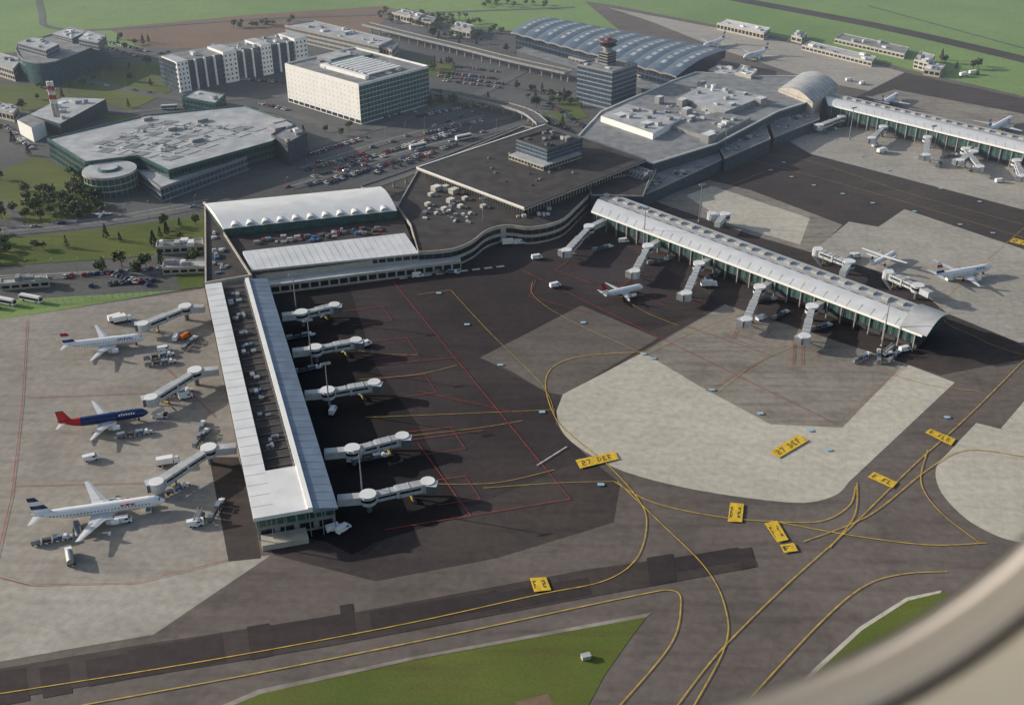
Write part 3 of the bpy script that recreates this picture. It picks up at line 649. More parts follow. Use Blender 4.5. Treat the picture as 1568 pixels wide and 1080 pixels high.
# ---------------------------------------------------------------- jet bridges
def jetbridge(a, b, c):
    mb = MB()
    A, B, C = P(*a, 5.5), P(*b, 5.5), P(*c, 5.5)
    mb.beam((A.x, A.y, 5.6), (B.x, B.y, 5.6), 3.2, 2.9, 'bridge_grey', 'roof_light')
    mb.cyl((B.x, B.y), 2.9, 2.9, 3.9, 7.5, 'bridge_grey', 16, 'roof_white'); mb.cyl((B.x, B.y), 1.0, 1.0, 0, 3.9, 'bridge_dark', 8)
    mb.cyl((B.x, B.y), 2.95, 2.95, 5.3, 6.4, 'glass_dark', 16)
    d = (C-B); L = d.length; d.normalize(); n = Vector((-d.y, d.x, 0)); ang = math.atan2(d.y, d.x)
    m1 = B+d*(L*.5); e = B+d*(L-2)
    mb.beam((B.x, B.y, 5.5), (m1.x, m1.y, 5.3), 2.9, 2.9, 'bridge_grey', 'roof_light')
    m0 = B+d*(L*.45)
    mb.beam((m0.x, m0.y, 5.35), (e.x, e.y, 5.1), 3.5, 3.3, 'bridge_grey', 'roof_light')
    for k in range(1, int(L/3.6)):
        p = B+d*(k*3.6)
        w = 2.95 if k*3.6 < L*.45 else 3.55
        if 2.7 < k*3.6 < L-2: mb.box(p, ang, .2, w+.1, 3.9, 7.06 if w > 3 else 7.0, 'metal_grey', 'bridge_grey')
    for s in (-1, 1):
        p0 = m0+n*(s*1.77)+d*1; p1 = e+n*(s*1.77)-d*1; mb.beam((p0.x, p0.y, 5.6), (p1.x, p1.y, 5.4), .05, .9, 'glass_dark')
        p0 = B+n*(s*1.47)+d*3; p1 = m0+n*(s*1.47); mb.beam((p0.x, p0.y, 5.6), (p1.x, p1.y, 5.5), .05, .8, 'glass_dark')
    mb.cyl((C.x, C.y), 2.6, 2.6, 3.2, 6.9, 'bridge_grey', 14, 'roof_white')
    h = C+n*-1.8+d*1; mb.box(h, ang-.5, 3.6, 3.8, 3.4, 6.6, 'bridge_dark', 'bridge_grey')
    s = B+d*(L*.72)
    for k in (-1.6, 1.6):
        p = s+n*k; mb.box(p, ang, .5, .5, .5, 4, 'bridge_dark'); mb.cyl((p.x, .75), .55, .55, p.y-.3, p.y+.3, 'rubber', 10, axis='y')
    mb.beam((s.x-n.x*2, s.y-n.y*2, 1), (s.x+n.x*2, s.y+n.y*2, 1), .6, .5, 'equip_yellow')
    p0 = C+n*3; mb.beam((p0.x, p0.y, 3.6), (p0.x-d.x*6, p0.y-d.y*6, .2), 1, .25, 'metal_grey')
    mb.beam((p0.x, p0.y, 4.6), (p0.x-d.x*6, p0.y-d.y*6, 1.2), .1, .1, 'metal_grey')
    mb.done('jet_bridge')
JB = [((432, 486), (462, 483), (512, 470)), ((448, 541), (483, 537), (545, 524)), ((467, 606), (502, 603), (573, 589)), ((497, 696), (540, 692), (616, 671)), ((517, 767), (564, 763), (655, 741)),
      ((313, 473), (284, 474), (219, 499)), ((335, 568), (299, 572), (232, 612)), ((362, 687), (320, 691), (240, 742)),
      ((925, 340), (902, 351), (868, 386)), ((1008, 372), (992, 381), (972, 418)), ((1085, 400), (1070, 408), (1051, 452)), ((1178, 436), (1163, 444), (1143, 492)), ((1258, 466), (1243, 474), (1232, 518)),
      ((1425, 452), (1405, 442), (1360, 420)), ((1290, 420), (1300, 405), (1252, 385)), ((1098, 345), (1110, 332), (1090, 330)),
      ((1302, 176), (1288, 182), (1255, 194)), ((1365, 192), (1352, 198), (1335, 214)), ((1432, 208), (1420, 214), (1418, 240)), ((1492, 224), (1478, 232), (1500, 258)), ((1500, 226), (1490, 236), (1470, 248)), ((1565, 244), (1556, 250), (1566, 272))]
for j in JB: jetbridge(*j)

# ---------------------------------------------------------------- aircraft
W = 'aircraft_white'
def airliner_mesh(name, L, span, r, body=W, fin=(W, W, W, W), tailcone=None, belly=W, prop=False, cowl=W, titles=None):
    mb = MB(); N = 18; zc = r+1.5
    st = [(.5, .03, -.25), (.49, .3, -.2), (.475, .5, -.15), (.45, .76, -.08), (.42, .93, -.02), (.38, 1, 0), (.25, 1, 0), (.1, 1, 0), (-.15, 1, 0), (-.25, .96, .06), (-.33, .78, .22), (-.4, .52, .42), (-.46, .28, .62), (-.5, .08, .75)]
    rings = []
    for x, s, dz in st: rings.append([(x*L, math.sin(2*math.pi*k/N)*r*s, zc+dz*r-math.cos(2*math.pi*k/N)*r*s) for k in range(N)])
    for i in range(len(rings)-1):
        for k in range(N):
            j = (k+1) % N; low = k in (0, 1, N-2, N-1)
            m = belly if low else (body if st[i][0] > -.2 else (tailcone or body))
            mb.face([rings[i][k], rings[i+1][k], rings[i+1][j], rings[i][j]], m)
    nf = len(mb.f)
    mb.face(rings[0], body)
    for s in (-1, 1):
        mb.face([(.472*L, s*.12, zc+.36*r), (.462*L, s*.12, zc+.58*r), (.452*L, s*.62*r, zc+.48*r), (.462*L, s*.58*r, zc+.22*r)], 'glass_dark')
        x = -.36*L
        while x < .4*L:
            yo = r*.985 if x > -.2*L else r*(.985-.9*(abs(x/L)-.2)*1.6)
            mb.box((x, s*yo), 0, .35, .12, zc+.2, zc+.6, 'glass_dark'); x += 1.1
        if titles:
            x = .18*L
            for k in range(3 if titles == 'aircraft_red' else 7):
                w = 1.3 if titles == 'aircraft_red' else .5
                mb.box((x, s*r*.87), 0, w, .16, zc+.75, zc+1.35+.2*(k % 2), titles); x += w+.4
    def wing(x0, y0, z0, c0, x1, y1, z1, c1, th, m, mt=None):
        for s in (-1, 1):
            def sec(x, y, z, c, t): return [(x, s*y, z), (x-c*.4, s*y, z+t), (x-c, s*y, z+.02), (x-c*.4, s*y, z-t)]
            a = sec(x0, y0, z0, c0, th); b = sec(x1, y1, z1, c1, th*.4)
            for k in range(4):
                j = (k+1) % 4; mb.face([a[k], a[j], b[j], b[k]], m)
            mb.face(b, mt or m)
    def nac(x, y, z, rr):
        for s in (-1, 1):
            ln = 4.4
            mb.cyl((s*y, z), rr*.9, rr, x+ln*.5, x+ln*.35, cowl, 12, 'glass_dark', axis='x'); mb.cyl((s*y, z), rr, rr, x+ln*.35, x-ln*.1, cowl, 12, axis='x'); mb.cyl((s*y, z), rr, rr*.55, x-ln*.1, x-ln*.5, 'aircraft_grey', 12, axis='x')
            if not prop: mb.box((x-ln*.2, s*y), 0, ln*.6, .3, z+rr*.6, z+rr*1.4, 'aircraft_grey')
    if prop:
        wing(.08*L, 0, zc+r, 2.8, .06*L, span/2, zc+r+.3, 1.6, .22, W); nac(.1*L, span*.16, zc+r-.35, .6)
        for s in (-1, 1):
            for k in range(4):
                t = k*math.pi/2+.5; mb.beam((.1*L+2.3, s*span*.16, zc+r-.35), (.1*L+2.3, s*span*.16+1.9*math.cos(t), zc+r-.35+1.9*math.sin(t)), .3, .08, 'rubber')
        wing(-.44*L, .0, zc+r*4.0, 2, -.455*L, L*.13, zc+r*4.0, 1.1, .12, body)
    else:
        wing(.16*L, r*.5, zc-r*.55, L*.22, .04*L, span*.19, zc-r*.5, L*.115, .5, 'aircraft_grey')
        wing(.04*L, span*.19, zc-r*.5, L*.115, -.105*L, span/2, zc-r*.5+span*.035, L*.04, .3, 'aircraft_grey')
        nac(.075*L+1.2, span*.175, zc-r*1.05, 1.05 if r > 1.8 else .8)
        wing(-.39*L, r*.3, zc+r*.45, L*.095, -.475*L, span*.18, zc+r*.75, L*.035, .18, 'aircraft_grey')
    h = r*3.3; x0, c0, x1, c1 = -.335*L, .15*L, -.445*L, .06*L; zb = zc+r*.75
    def fs(t, th):
        x = x0+(x1-x0)*t; c = c0+(c1-c0)*t; z = zb+h*t; return [(x, 0, z), (x-c*.4, th, z), (x-c, 0, z), (x-c*.4, -th, z)]
    lv = [0, .25, .5, .75, 1]
    for i in range(4):
        a = fs(lv[i], .22-.03*i); b = fs(lv[i+1], .19-.03*i)
        for k in range(4): mb.face([a[k], a[(k+1) % 4], b[(k+1) % 4], b[k]], fin[i])
    mb.face(fs(1, .06), fin[3])
    for x, y in [(.38*L, .25), (.38*L, -.25), (-.05*L, 2.6), (-.05*L, 3.2), (-.05*L, -2.6), (-.05*L, -3.2)]:
        yy = y if not prop else y*.7
        mb.cyl((x, .5), .5, .5, yy-.18, yy+.18, 'rubber', 10, axis='y'); mb.box((x, yy), 0, .2, .2, .5, zc-r*.6, 'metal_grey')
    me = mb.data(name)
    for i, p in enumerate(me.polygons):
        if i < nf: p.use_smooth = True
    return me
def put_plane(me, tail, nose):
    a, b = P(*tail, 3.5), P(*nose, 3.5); d = b-a; m = (a+b)/2
    place(me, 'parked_airliner', (m.x, m.y, GZ), math.atan2(d.y, d.x))
BL, RD = 'aircraft_blue', 'aircraft_red'
a321 = airliner_mesh('airliner_large', 43, 34, 1.98, fin=(W, BL, W, BL), titles=RD)
a319 = airliner_mesh('airliner_mid', 34, 33, 1.95, fin=(BL, W, RD, W), belly=BL, titles=BL)
b735 = airliner_mesh('airliner_coloured', 33, 29, 1.88, body=BL, fin=(RD, RD, RD, W), tailcone=RD, belly=BL, titles='wall_white')
reg = airliner_mesh('airliner_regional', 23, 22, 1.5, fin=(W, RD, RD, RD))
atr = airliner_mesh('airliner_turboprop', 25, 25, 1.4, fin=(W, W, BL, BL), prop=True)
put_plane(a321, (56, 793), (246, 766)); put_plane(a319, (100, 531), (218, 517)); put_plane(b735, (100, 650), (216, 632))
put_plane(reg, (920, 452), (986, 437)); put_plane(atr, (1330, 408), (1374, 384)); put_plane(a319, (1437, 424), (1512, 410))
put_plane(a319, (1112, 60), (1075, 72)); put_plane(a319, (1175, 78), (1140, 88)); put_plane(a321, (1515, 200), (1548, 182)); put_plane(a319, (1350, 160), (1375, 145))
place(atr, 'airplane_monument', (*P(156, 333).to_2d(), GZ), 1.6, .45)

# ---------------------------------------------------------------- vehicles
def wheels(mb, xs, w, r=.33):
    for x in xs:
        for s in (-1, 1): mb.cyl((x, r), r, r, s*w/2-.12, s*w/2+.1, 'rubber', 10, axis='y')
def car_mesh(paint):
    mb = MB()
    def sec(x, hw, z0, z1): return [(x, -hw, z0), (x, hw, z0), (x, hw*.94, z1), (x, -hw*.94, z1)]
    S = [sec(-2.15, .78, .35, .75), sec(-2.0, .86, .25, .95), (sec(-1, .88, .25, .95)), sec(.8, .88, .25, .92), sec(1.9, .84, .25, .76), sec(2.15, .72, .35, .62)]
    for a, b in zip(S, S[1:]):
        for k in range(4): mb.face([a[k], a[(k+1) % 4], b[(k+1) % 4], b[k]], paint)
    mb.face(S[0][::-1], paint); mb.face(S[-1], paint)
    mb.hexa([(-1.75, -.8, .93), (1.0, -.8, .93), (1.0, .8, .93), (-1.75, .8, .93)], [(-1.2, -.62, 1.42), (.3, -.62, 1.42), (.3, .62, 1.42), (-1.2, .62, 1.42)], 'glass_dark')
    mb.hexa([(-1.2, -.63, 1.425), (.3, -.63, 1.425), (.3, .63, 1.425), (-1.2, .63, 1.425)], [(-1.15, -.58, 1.46), (.25, -.58, 1.46), (.25, .58, 1.46), (-1.15, .58, 1.46)], paint)
    wheels(mb, (-1.3, 1.35), 1.7); return mb.data('car')
def van_mesh(paint=W, L=5.5, H=2.4):
    mb = MB(); w = 1
    lo = [(-L/2, -w, .4), (L/2, -w, .4), (L/2, w, .4), (-L/2, w, .4)]
    mb.hexa(lo, [(x*.99, y, 1.2) for x, y, z in lo], paint)
    mb.hexa([(-L/2, -w, 1.21), (L/2*.8, -w, 1.21), (L/2*.8, w, 1.21), (-L/2, w, 1.21)], [(-L/2, -w*.9, H), (L/2*.55, -w*.9, H), (L/2*.55, w*.9, H), (-L/2, w*.9, H)], paint)
    mb.face([(L/2*.79+.02, -w*.85, 1.3), (L/2*.79+.02, w*.85, 1.3), (L/2*.6+.03, w*.8, H-.2), (L/2*.6+.03, -w*.8, H-.2)], 'glass_dark')
    for s in (-1, 1): mb.face([(L*.1, s*(w*.99), 1.35), (L*.35, s*(w*.99), 1.35), (L*.28, s*w*.95, H-.4), (L*.1, s*w*.95, H-.4)], 'glass_dark')
    wheels(mb, (-L*.3, L*.32), 1.9, .38); return mb.data('van')
def bus_mesh(L=12, paint=W):
    mb = MB(); mb.box((0, 0), 0, L, 2.5, .35, 3.0, paint, 'roof_light'); mb.box((0, 0), 0, L-1, 2.0, 3.0, 3.2, 'roof_white')
    for s in (-1, 1): mb.box((0, s*1.26), 0, L-.8, .04, 1.3, 2.5, 'glass_dark')
    mb.box((L/2, 0), 0, .06, 2.3, 1.1, 2.7, 'glass_dark'); wheels(mb, (-L*.28, L*.34), 2.4, .5); return mb.data('bus')
def truck_mesh(box='wall_white', tank=False):
    mb = MB(); mb.box((0, 0), 0, 8, 2.2, .6, 1.0, 'rubber')
    mb.hexa([(2.2, -1.15, .6), (4.1, -1.15, .6), (4.1, 1.15, .6), (2.2, 1.15, .6)], [(2.2, -1.1, 2.6), (3.8, -1.1, 2.6), (3.8, 1.1, 2.6), (2.2, 1.1, 2.6)], W)
    mb.face([(4.1, -1, 1.5), (4.1, 1, 1.5), (3.9, 1, 2.4), (3.9, -1, 2.4)], 'glass_dark')
    if tank: mb.cyl((0, 2.0), 1.15, 1.15, -4, 1.9, box, 14, axis='x')
    else: mb.box((-1, 0), 0, 5.8, 2.4, 1.05, 3.4, box)
    wheels(mb, (-2.8, 2.9), 2.2, .5); return mb.data('truck')
def carts_mesh():
    mb = MB(); mb.box((0, 0), 0, 2.8, 1.5, .35, 1.0, 'aircraft_grey'); mb.box((-.7, 0), 0, 1, 1.4, 1, 1.9, W); wheels(mb, (-.9, .9), 1.4)
    for k in range(3):
        x = -3.2-k*3.4; mb.box((x, 0), 0, 2.8, 1.5, .5, .65, 'metal_grey'); mb.box((x, 0), 0, 2.5, 1.3, .66, 1.4+.2*k, ['equip_blue', 'wall_dark', 'metal_grey'][k])
        if k != 1: mb.box((x, 0), 0, 2.8, 1.55, 2.0, 2.1, 'metal_grey')
        for sx in (-1.3, 1.3):
            for sy in (-.7, .7): mb.box((x+sx, sy), 0, .08, .08, .6, 2, 'metal_grey')
        wheels(mb, (x-.9, x+.9), 1.4, .25); mb.beam((x+1.4, 0, .45), (x+2, 0, .45), .1, .1, 'metal_grey')
    return mb.data('baggage_train')
def stairs_mesh():
    mb = MB(); mb.box((0, 0), 0, 6, 2, .4, 1.0, W); mb.box((2.4, 0), 0, 1.4, 1.9, 1.0, 2.0, 'glass_dark')
    for k in range(10): mb.box((-2.6+k*.5, 0), 0, .5, 1.4, .9+k*.26, 1.15+k*.26, 'metal_grey')
    for s in (-1, 1): mb.beam((-2.8, s*.75, 2), (2.3, s*.75, 4.6), .08, .6, 'roof_light')
    wheels(mb, (-2, 2), 1.9, .4); return mb.data('stairs')
CARS = [car_mesh('car_paint_%d' % i) for i in range(7)]
VAN, VANB, BUS, TRK, TNK, CRT, STR = van_mesh(), van_mesh('equip_orange'), bus_mesh(), truck_mesh(), truck_mesh('metal_grey', True), carts_mesh(), stairs_mesh()
rc_ = random.Random(12)
def car_row(a, b, gap=2.9, ang=None, p=.8, z=GZ):
    A, B = P(*a), P(*b); d = B-A; L = d.length; d.normalize(); t = math.atan2(d.y, d.x)+(math.pi/2 if ang is None else ang)
    k = 0
    while k < L:
        if rc_.random() < p:
            q = A+d*k; place(rc_.choice(CARS), 'parked_car', (q.x, q.y, z), t+rc_.choice((0, math.pi))+rc_.uniform(-.04, .04))
        k += gap
for a, b in [((470, 262), (560, 236)), ((480, 272), (590, 240)), ((500, 282), (640, 238)), ((600, 232), (700, 205)), ((620, 225), (700, 200)), ((560, 270), (660, 240)), ((540, 250), (620, 226)),
             ((668, 112), (760, 122)), ((672, 118), (770, 130)), ((680, 125), (770, 136)), ((700, 104), (770, 112)), ((330, 120), (440, 128)), ((560, 185), (640, 172)), ((640, 180), (740, 160)), ((150, 70), (210, 88)), ((160, 64), (225, 80)),
             ((400, 160), (440, 170)), ((100, 425), (240, 412)), ((130, 440), (240, 430)), ((170, 420), (235, 440)), ((10, 195), (50, 230)), ((470, 240), (560, 212)), ((840, 160), (900, 200)), ((820, 175), (870, 200)), ((830, 140), (870, 150)), ((240, 85), (260, 80)), ((620, 16), (700, 36)), ((470, 285), (560, 262)), ((600, 255), (700, 222)), ((650, 206), (740, 186))]:
    car_row(a, b)
for a, b in [((10, 354), (300, 318)), ((80, 120), (260, 148)), ((460, 258), (700, 190)), ((440, 288), (760, 198)), ((600, 218), (760, 160)), ((20, 430), (250, 412)), ((0, 440), (60, 436))]:
    car_row(a, b, 14, 0, .5)
for x, y, h in [(8, 466, -.35), (48, 462, -.35), (-20, 470, -.35), (640, 228, .6), (710, 214, .6), (260, 168, .2)]:
    p = P(x, y); place(BUS, 'parked_bus', (p.x, p.y, GZ), h)
SV = {'v': (VAN, 'service_van'), 'o': (VANB, 'service_van'), 't': (TRK, 'catering_truck'), 'f': (TNK, 'fuel_truck'), 'c': (CRT, 'baggage_cart_train'), 's': (STR, 'boarding_stairs')}
for x, y, k, h in [(108, 858, 'f', 2.0), (180, 492, 't', .5), (188, 494, 't', .5), (285, 518, 'o', 1.3), (262, 545, 'c', .2), (265, 556, 'c', .3), (300, 520, 'c', 1.4), (290, 600, 'c', .4), (312, 650, 'c', 1.5), (318, 662, 'c', 1.4), (228, 664, 'c', .2), (258, 712, 't', .1), (285, 745, 'c', .8), (300, 805, 'v', .3), (305, 800, 's', 1.2), (140, 705, 'v', .6), (190, 800, 'v', .2), (228, 780, 's', 2), (105, 825, 'c', .4), (120, 815, 's', 1.9), (245, 640, 's', .2), (252, 538, 'v', .2), (270, 520, 'v', 1.5), (285, 610, 'v', .3), (340, 770, 'c', 1.3),
                   (822, 397, 'v', .3), (780, 376, 't', .2), (795, 374, 'v', .2), (850, 440, 'v', .3), (935, 380, 'c', .4), (955, 372, 'v', .3), (1085, 440, 't', .2), (1100, 420, 'c', .6), (1165, 490, 'v', .7), (1185, 460, 'c', .4), (1330, 545, 'c', .8), (1345, 540, 'c', 1.2), (1360, 543, 's', .4), (1375, 542, 'c', 1), (1385, 538, 'v', .3), (1020, 400, 'c', .4), (1300, 400, 'f', .8), (1310, 395, 'v', .2), (1390, 430, 'c', .8), (1270, 500, 'c', .6), (1205, 480, 'c', .9),
                   (540, 703, 't', 1.4), (512, 812, 'v', .3), (526, 813, 'v', .8), (488, 565, 'c', .3), (510, 632, 'v', 1.3), (478, 515, 'c', .3), (590, 700, 'c', .2), (560, 530, 'v', .5), (640, 425, 'v', .1), (700, 420, 'c', .1), (520, 432, 'v', .1), (460, 440, 'c', .1), (760, 372, 'v', .2), (1465, 240, 'c', .4), (1340, 225, 'v', .5), (1280, 200, 'c', .4), (1350, 235, 't', .4), (1440, 250, 'c', .9), (1530, 280, 'v', .4), (1455, 430, 'v', .5), (1320, 130, 'v', .4), (1300, 125, 'v', .4), (1265, 128, 'v', .4), (1490, 115, 't', .4), (1475, 118, 't', .4)]:
    me, nm = SV[k]; p = P(x, y); place(me, nm, (p.x, p.y, GZ), h+rc_.uniform(-.2, .2))
mb = MB(); p = P(897, 1008); mb.box(p, .3, 2.6, 1.6, .09, 1.3, 'wall_beige'); mb.box(p, .3, 2.8, 1.8, 1.3, 1.45, 'roof_light'); mb.done('utility_box')

# ---------------------------------------------------------------- masts and lamps
def mast(h=22, k=6):
    mb = MB(); mb.cyl((0, 0), .35, .18, 0, h, 'metal_grey', 8); mb.box((0, 0), 0, 4, .25, h-.2, h+.1, 'metal_grey')
    for i in range(k):
        x = -1.8+3.6*i/(k-1); mb.hexa([(x-.25, -.6, h-.8), (x+.25, -.6, h-.8), (x+.25, -.1, h-.5), (x-.25, -.1, h-.5)], [(x-.25, -.5, h-.1), (x+.25, -.5, h-.1), (x+.25, 0, h-.1), (x-.25, 0, h-.1)], 'roof_light')
    mb.box((0, 0), 0, 1, 1, 0, .6, 'concrete_wall'); return mb.data('mast')
MA = mast()
for x, y in [(455, 486), (505, 630), (556, 770), (478, 560), (740, 362), (1108, 248), (1070, 340), (1350, 530), (985, 380), (1300, 215), (1420, 245)]:
    p = P(x, y); place(MA, 'floodlight_mast', (p.x, p.y, .08), .4)
mb = MB(); mb.cyl((0, 0), .12, .07, 0, 9, 'metal_grey', 6); mb.beam((0, 0, 8.9), (1.8, 0, 9.2), .1, .1, 'metal_grey'); mb.hexa([(1.4, -.2, 9.1), (2.3, -.2, 9.1), (2.3, .2, 9.1), (1.4, .2, 9.1)], [(1.5, -.12, 9.3), (2.2, -.12, 9.3), (2.2, .12, 9.3), (1.5, .12, 9.3)], 'roof_light'); mb.cyl((0, 0), .25, .2, 0, .5, 'concrete_wall', 6)
LA = mb.data('street_lamp')
for a, b, n in [((10, 362), (300, 324), 9), ((470, 252), (740, 176), 10), ((440, 296), (760, 206), 9), ((670, 108), (770, 126), 5), ((60, 108), (260, 152), 7), ((0, 428), (240, 418), 7), ((1240, 62), (1560, 130), 8), ((600, 50), (860, 105), 8)]:
    for i in range(n):
        t = i/(n-1); p = P(a[0]*(1-t)+b[0]*t, a[1]*(1-t)+b[1]*t); place(LA, 'street_lamp', (p.x, p.y, .03), 1.2)
mb = MB()
fp = [P(x, y) for x, y in [(-150, 480), (0, 474), (120, 462), (235, 450), (311, 440)]]
for a, b in zip(fp, fp[1:]):
    for z in (.6, 1.3, 2.0): mb.beam((a.x, a.y, z), (b.x, b.y, z), .06, .08, 'metal_grey')
    k = int((b-a).length/3)
    for i in range(k): q = a+(b-a)*(i/k); mb.box(q, 0, .12, .12, 0, 2.3, 'metal_grey')
mb.done('perimeter_fence')

# ---------------------------------------------------------------- trees
def tree_into(mb, o, H, R, rr, conif=False, leaf=150):
    ox, oy = o
    mb.cyl((ox, oy), H*.035, H*.012, 0, H*.75, 'bark', 6)
    cl = []
    for k in range(7 if not conif else 0):
        t = rr.uniform(0, 6.28); e = (ox+math.cos(t)*R*rr.uniform(.35, .75), oy+math.sin(t)*R*rr.uniform(.35, .75), H*rr.uniform(.45, .85))
        mb.beam((ox, oy, H*rr.uniform(.25, .45)), e, H*.014, H*.014, 'bark'); cl.append((e, R*rr.uniform(.35, .55)))
    cl.append(((ox, oy, H*.8), R*.5))
    for k in range(leaf):
        if conif:
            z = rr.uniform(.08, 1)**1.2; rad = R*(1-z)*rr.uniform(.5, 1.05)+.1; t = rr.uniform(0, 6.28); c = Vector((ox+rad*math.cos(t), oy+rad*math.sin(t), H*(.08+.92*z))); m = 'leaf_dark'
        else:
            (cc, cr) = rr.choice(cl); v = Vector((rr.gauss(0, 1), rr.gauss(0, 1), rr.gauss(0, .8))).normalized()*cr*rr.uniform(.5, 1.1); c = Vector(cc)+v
            m = 'leaf_light' if v.z > -.1*cr and rr.random() < .7 else 'leaf_dark'  # clump undersides take only the dark leaf: shade put into the colour
        s = R*rr.uniform(.12, .26)
        a = Vector((rr.gauss(0, 1), rr.gauss(0, 1), rr.gauss(0, 1))).normalized(); b = a.orthogonal().normalized()
        mb.face([c+a*s, c+b*s*.8, c-a*s*.9, c-b*s], m)
TR = []
for k in range(5):
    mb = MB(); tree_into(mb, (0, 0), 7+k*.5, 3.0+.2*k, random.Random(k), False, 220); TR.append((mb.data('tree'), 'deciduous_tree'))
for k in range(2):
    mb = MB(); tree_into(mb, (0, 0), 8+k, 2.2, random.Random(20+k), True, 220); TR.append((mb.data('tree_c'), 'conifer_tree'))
def inpoly(x, y, pl):
    c = False; n = len(pl)
    for i in range(n):
        x1, y1 = pl[i]; x2, y2 = pl[(i+1) % n]
        if (y1 > y) != (y2 > y) and x < (x2-x1)*(y-y1)/(y2-y1)+x1: c = not c
    return c
def scatter(pl, n, seed):
    q = PP(pl); pl = [(v.x, v.y) for v in q]; r = random.Random(seed); xs = [p[0] for p in pl]; ys = [p[1] for p in pl]; out = []; g = 0
    while len(out) < n and g < 9000:
        g += 1; x = r.uniform(min(xs), max(xs)); y = r.uniform(min(ys), max(ys))
        if inpoly(x, y, pl): out.append((x, y))
    return out
rt = random.Random(33)
for pl, n in [([(0, 270), (50, 290), (150, 290), (150, 325), (60, 345), (0, 335)], 20), ([(-50, 385), (160, 358), (312, 338), (313, 380), (200, 392), (-50, 412)], 18), ([(90, 112), (180, 95), (262, 100), (262, 140), (200, 170), (100, 140)], 11), ([(0, 130), (70, 130), (120, 150), (30, 175), (0, 175)], 5),
              ([(640, 90), (700, 100), (690, 125), (655, 115)], 9), ([(820, 165), (880, 150), (910, 185), (840, 200)], 9), ([(780, 130), (870, 150), (840, 175), (790, 165)], 10), ([(460, 205), (540, 195), (520, 215), (470, 225)], 4), ([(130, 410), (300, 395), (310, 415), (130, 430)], 8), ([(650, 40), (790, 70), (780, 90), (640, 60)], 14),
              ([(0, 200), (60, 215), (60, 240), (0, 250)], 3), ([(160, 55), (260, 70), (250, 90), (150, 80)], 8), ([(1440, 90), (1560, 115), (1550, 130), (1430, 108)], 8), ([(640, 150), (760, 150), (720, 168), (660, 168)], 8)]:
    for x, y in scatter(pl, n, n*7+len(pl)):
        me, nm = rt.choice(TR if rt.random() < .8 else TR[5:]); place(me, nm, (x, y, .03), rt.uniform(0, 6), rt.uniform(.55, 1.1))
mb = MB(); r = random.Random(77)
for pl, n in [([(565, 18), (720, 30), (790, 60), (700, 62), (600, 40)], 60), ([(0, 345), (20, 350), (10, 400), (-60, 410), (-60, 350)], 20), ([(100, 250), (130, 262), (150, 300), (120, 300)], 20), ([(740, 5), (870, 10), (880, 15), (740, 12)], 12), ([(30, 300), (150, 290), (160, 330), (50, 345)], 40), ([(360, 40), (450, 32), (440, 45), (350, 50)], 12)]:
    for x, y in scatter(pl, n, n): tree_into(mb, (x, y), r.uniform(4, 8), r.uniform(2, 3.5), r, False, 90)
mb.done('tree_mass')

# ---------------------------------------------------------------- cabin window surround of the aircraft the view is taken from (seen lower right in the photo): a whole 24 cm window ring
CAMLOC = Vector((0, 0, CH)); RX = Vector((1, 0, 0)); UP = Vector((0, ST, CT)); FW = Vector((0, CT, -ST))
def ringpts(off, dist):
    out = []; R = 1004+off
    ax = Vector((.951, -.309)); ay = Vector((.309, .951))
    c0 = Vector((867, 81)); cs = [c0, c0-ax*600, c0-ax*600-ay*1300, c0-ay*1300]; st = [0, 90, 180, 270]
    for c, s in zip(cs, st):
        for k in range(25):
            t = math.radians(s+90*k/24); q = c+ax*R*math.cos(t)+ay*R*math.sin(t)
            out.append(CAMLOC+(RX*((q.x-784)/FP)+UP*((540-q.y)/FP)+FW)*dist)
    return out
prof = [(14, .170, 'seal_dark'), (24, .160, 'seal_dark'), (32, .156, 'bezel_dark'), (44, .152, 'bezel_grey'), (62, .144, 'bezel_grey'), (88, .138, 'bezel_grey'), (104, .137, 'bezel_grey'), (113, .140, 'seal_dark'), (121, .138, 'seal_dark'), (130, .133, 'lining_cream'), (220, .112, 'lining_cream'), (460, .085, 'lining_cream'), (470, .170, 'lining_cream'), (14, .170, 'lining_cream')]
mb = MB(); rr_ = [ringpts(o, d) for o, d, m in prof]; n = len(rr_[0])
for i in range(len(prof)-1):
    for k in range(n):
        j = (k+1) % n; mb.face([rr_[i][k], rr_[i][j], rr_[i+1][j], rr_[i+1][k]], prof[i+1][2])
mb.done('aircraft_window_surround', True)

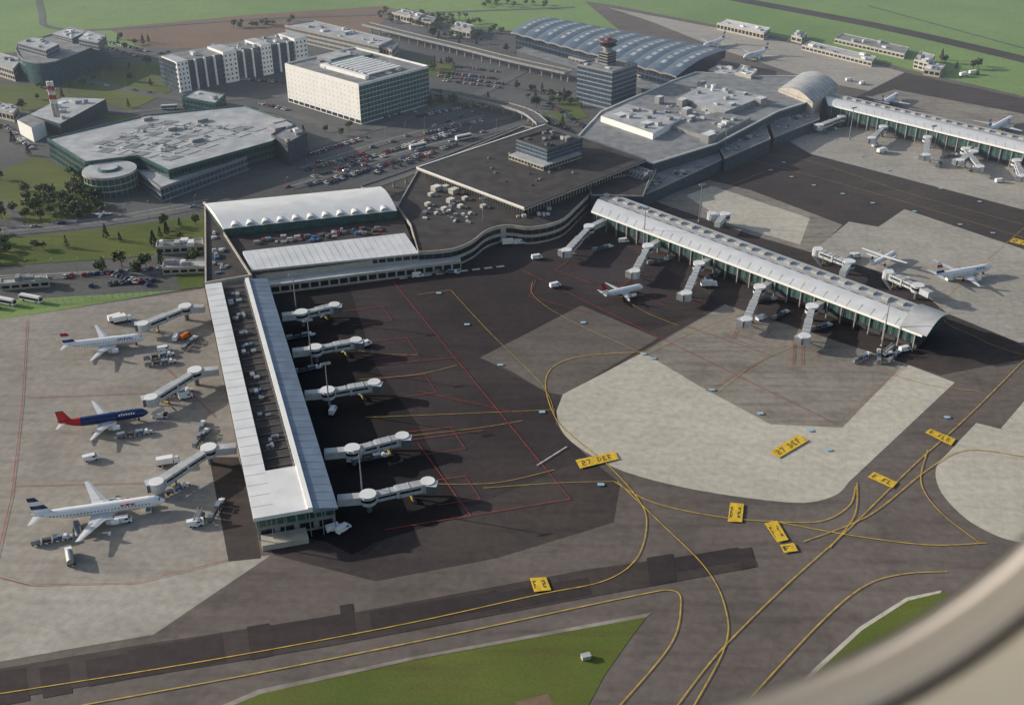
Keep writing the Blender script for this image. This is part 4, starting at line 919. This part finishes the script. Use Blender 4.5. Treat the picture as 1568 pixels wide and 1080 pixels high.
# ---------------------------------------------------------------- far-side haze volume, glowing to stand in for light scattered by air
hm = bpy.data.materials.new('haze'); hm.use_nodes = True; nt = hm.node_tree; nt.nodes.clear()
out = nt.nodes.new('ShaderNodeOutputMaterial'); ab = nt.nodes.new('ShaderNodeVolumeAbsorption'); em = nt.nodes.new('ShaderNodeEmission'); ad = nt.nodes.new('ShaderNodeAddShader')
SG = .00020
ab.inputs['Color'].default_value = (0, 0, 0, 1); ab.inputs['Density'].default_value = SG
em.inputs['Color'].default_value = (.68, .76, .88, 1); em.inputs['Strength'].default_value = SG*.62
nt.links.new(ab.outputs[0], ad.inputs[0]); nt.links.new(em.outputs[0], ad.inputs[1]); nt.links.new(ad.outputs[0], out.inputs['Volume'])
mb = MB(); M['haze'] = hm; mb.prism([(-3000, 430), (3000, 430), (3000, 5000), (-3000, 5000)], -5, 190, 'haze', 'haze', True); place(mb.data('haze'), 'haze_glow_layer', (0, 0, 0))

# ---------------------------------------------------------------- light, sky, camera
el = math.radians(18.5); S = Vector((-.95, .26, 0)).normalized(); az = math.atan2(S.x, S.y)
S = Vector((S.x*math.cos(el), S.y*math.cos(el), math.sin(el)))
sd = bpy.data.lights.new('sun', 'SUN'); sd.energy = 5; sd.angle = math.radians(.5); sd.color = (1, .93, .83)
so_ = bpy.data.objects.new('sun', sd); so_.rotation_euler = (-S).to_track_quat('-Z', 'Y').to_euler(); so_.location = (0, 0, 300); scene.collection.objects.link(so_)
w = bpy.data.worlds.new('World'); scene.world = w; w.use_nodes = True; nt = w.node_tree
sk = nt.nodes.new('ShaderNodeTexSky'); sk.sky_type = 'NISHITA'; sk.sun_disc = False; sk.sun_elevation = el; sk.sun_rotation = az; sk.air_density = 1.2; sk.dust_density = 2.5
nt.links.new(sk.outputs[0], nt.nodes['Background'].inputs[0]); nt.nodes['Background'].inputs[1].default_value = .13
cam = bpy.data.cameras.new('camera'); co = bpy.data.objects.new('camera', cam); scene.collection.objects.link(co)
co.location = (0, 0, CH); co.rotation_euler = (math.pi/2-TH, 0, 0)
cam.sensor_width = 36; cam.lens = 36*FP/1568; cam.clip_start = .02; cam.clip_end = 20000
cam.dof.use_dof = True; cam.dof.focus_distance = 500; cam.dof.aperture_fstop = 16
scene.camera = co
scene.view_settings.view_transform = 'Standard'; scene.view_settings.look = 'None'; scene.view_settings.exposure = 0
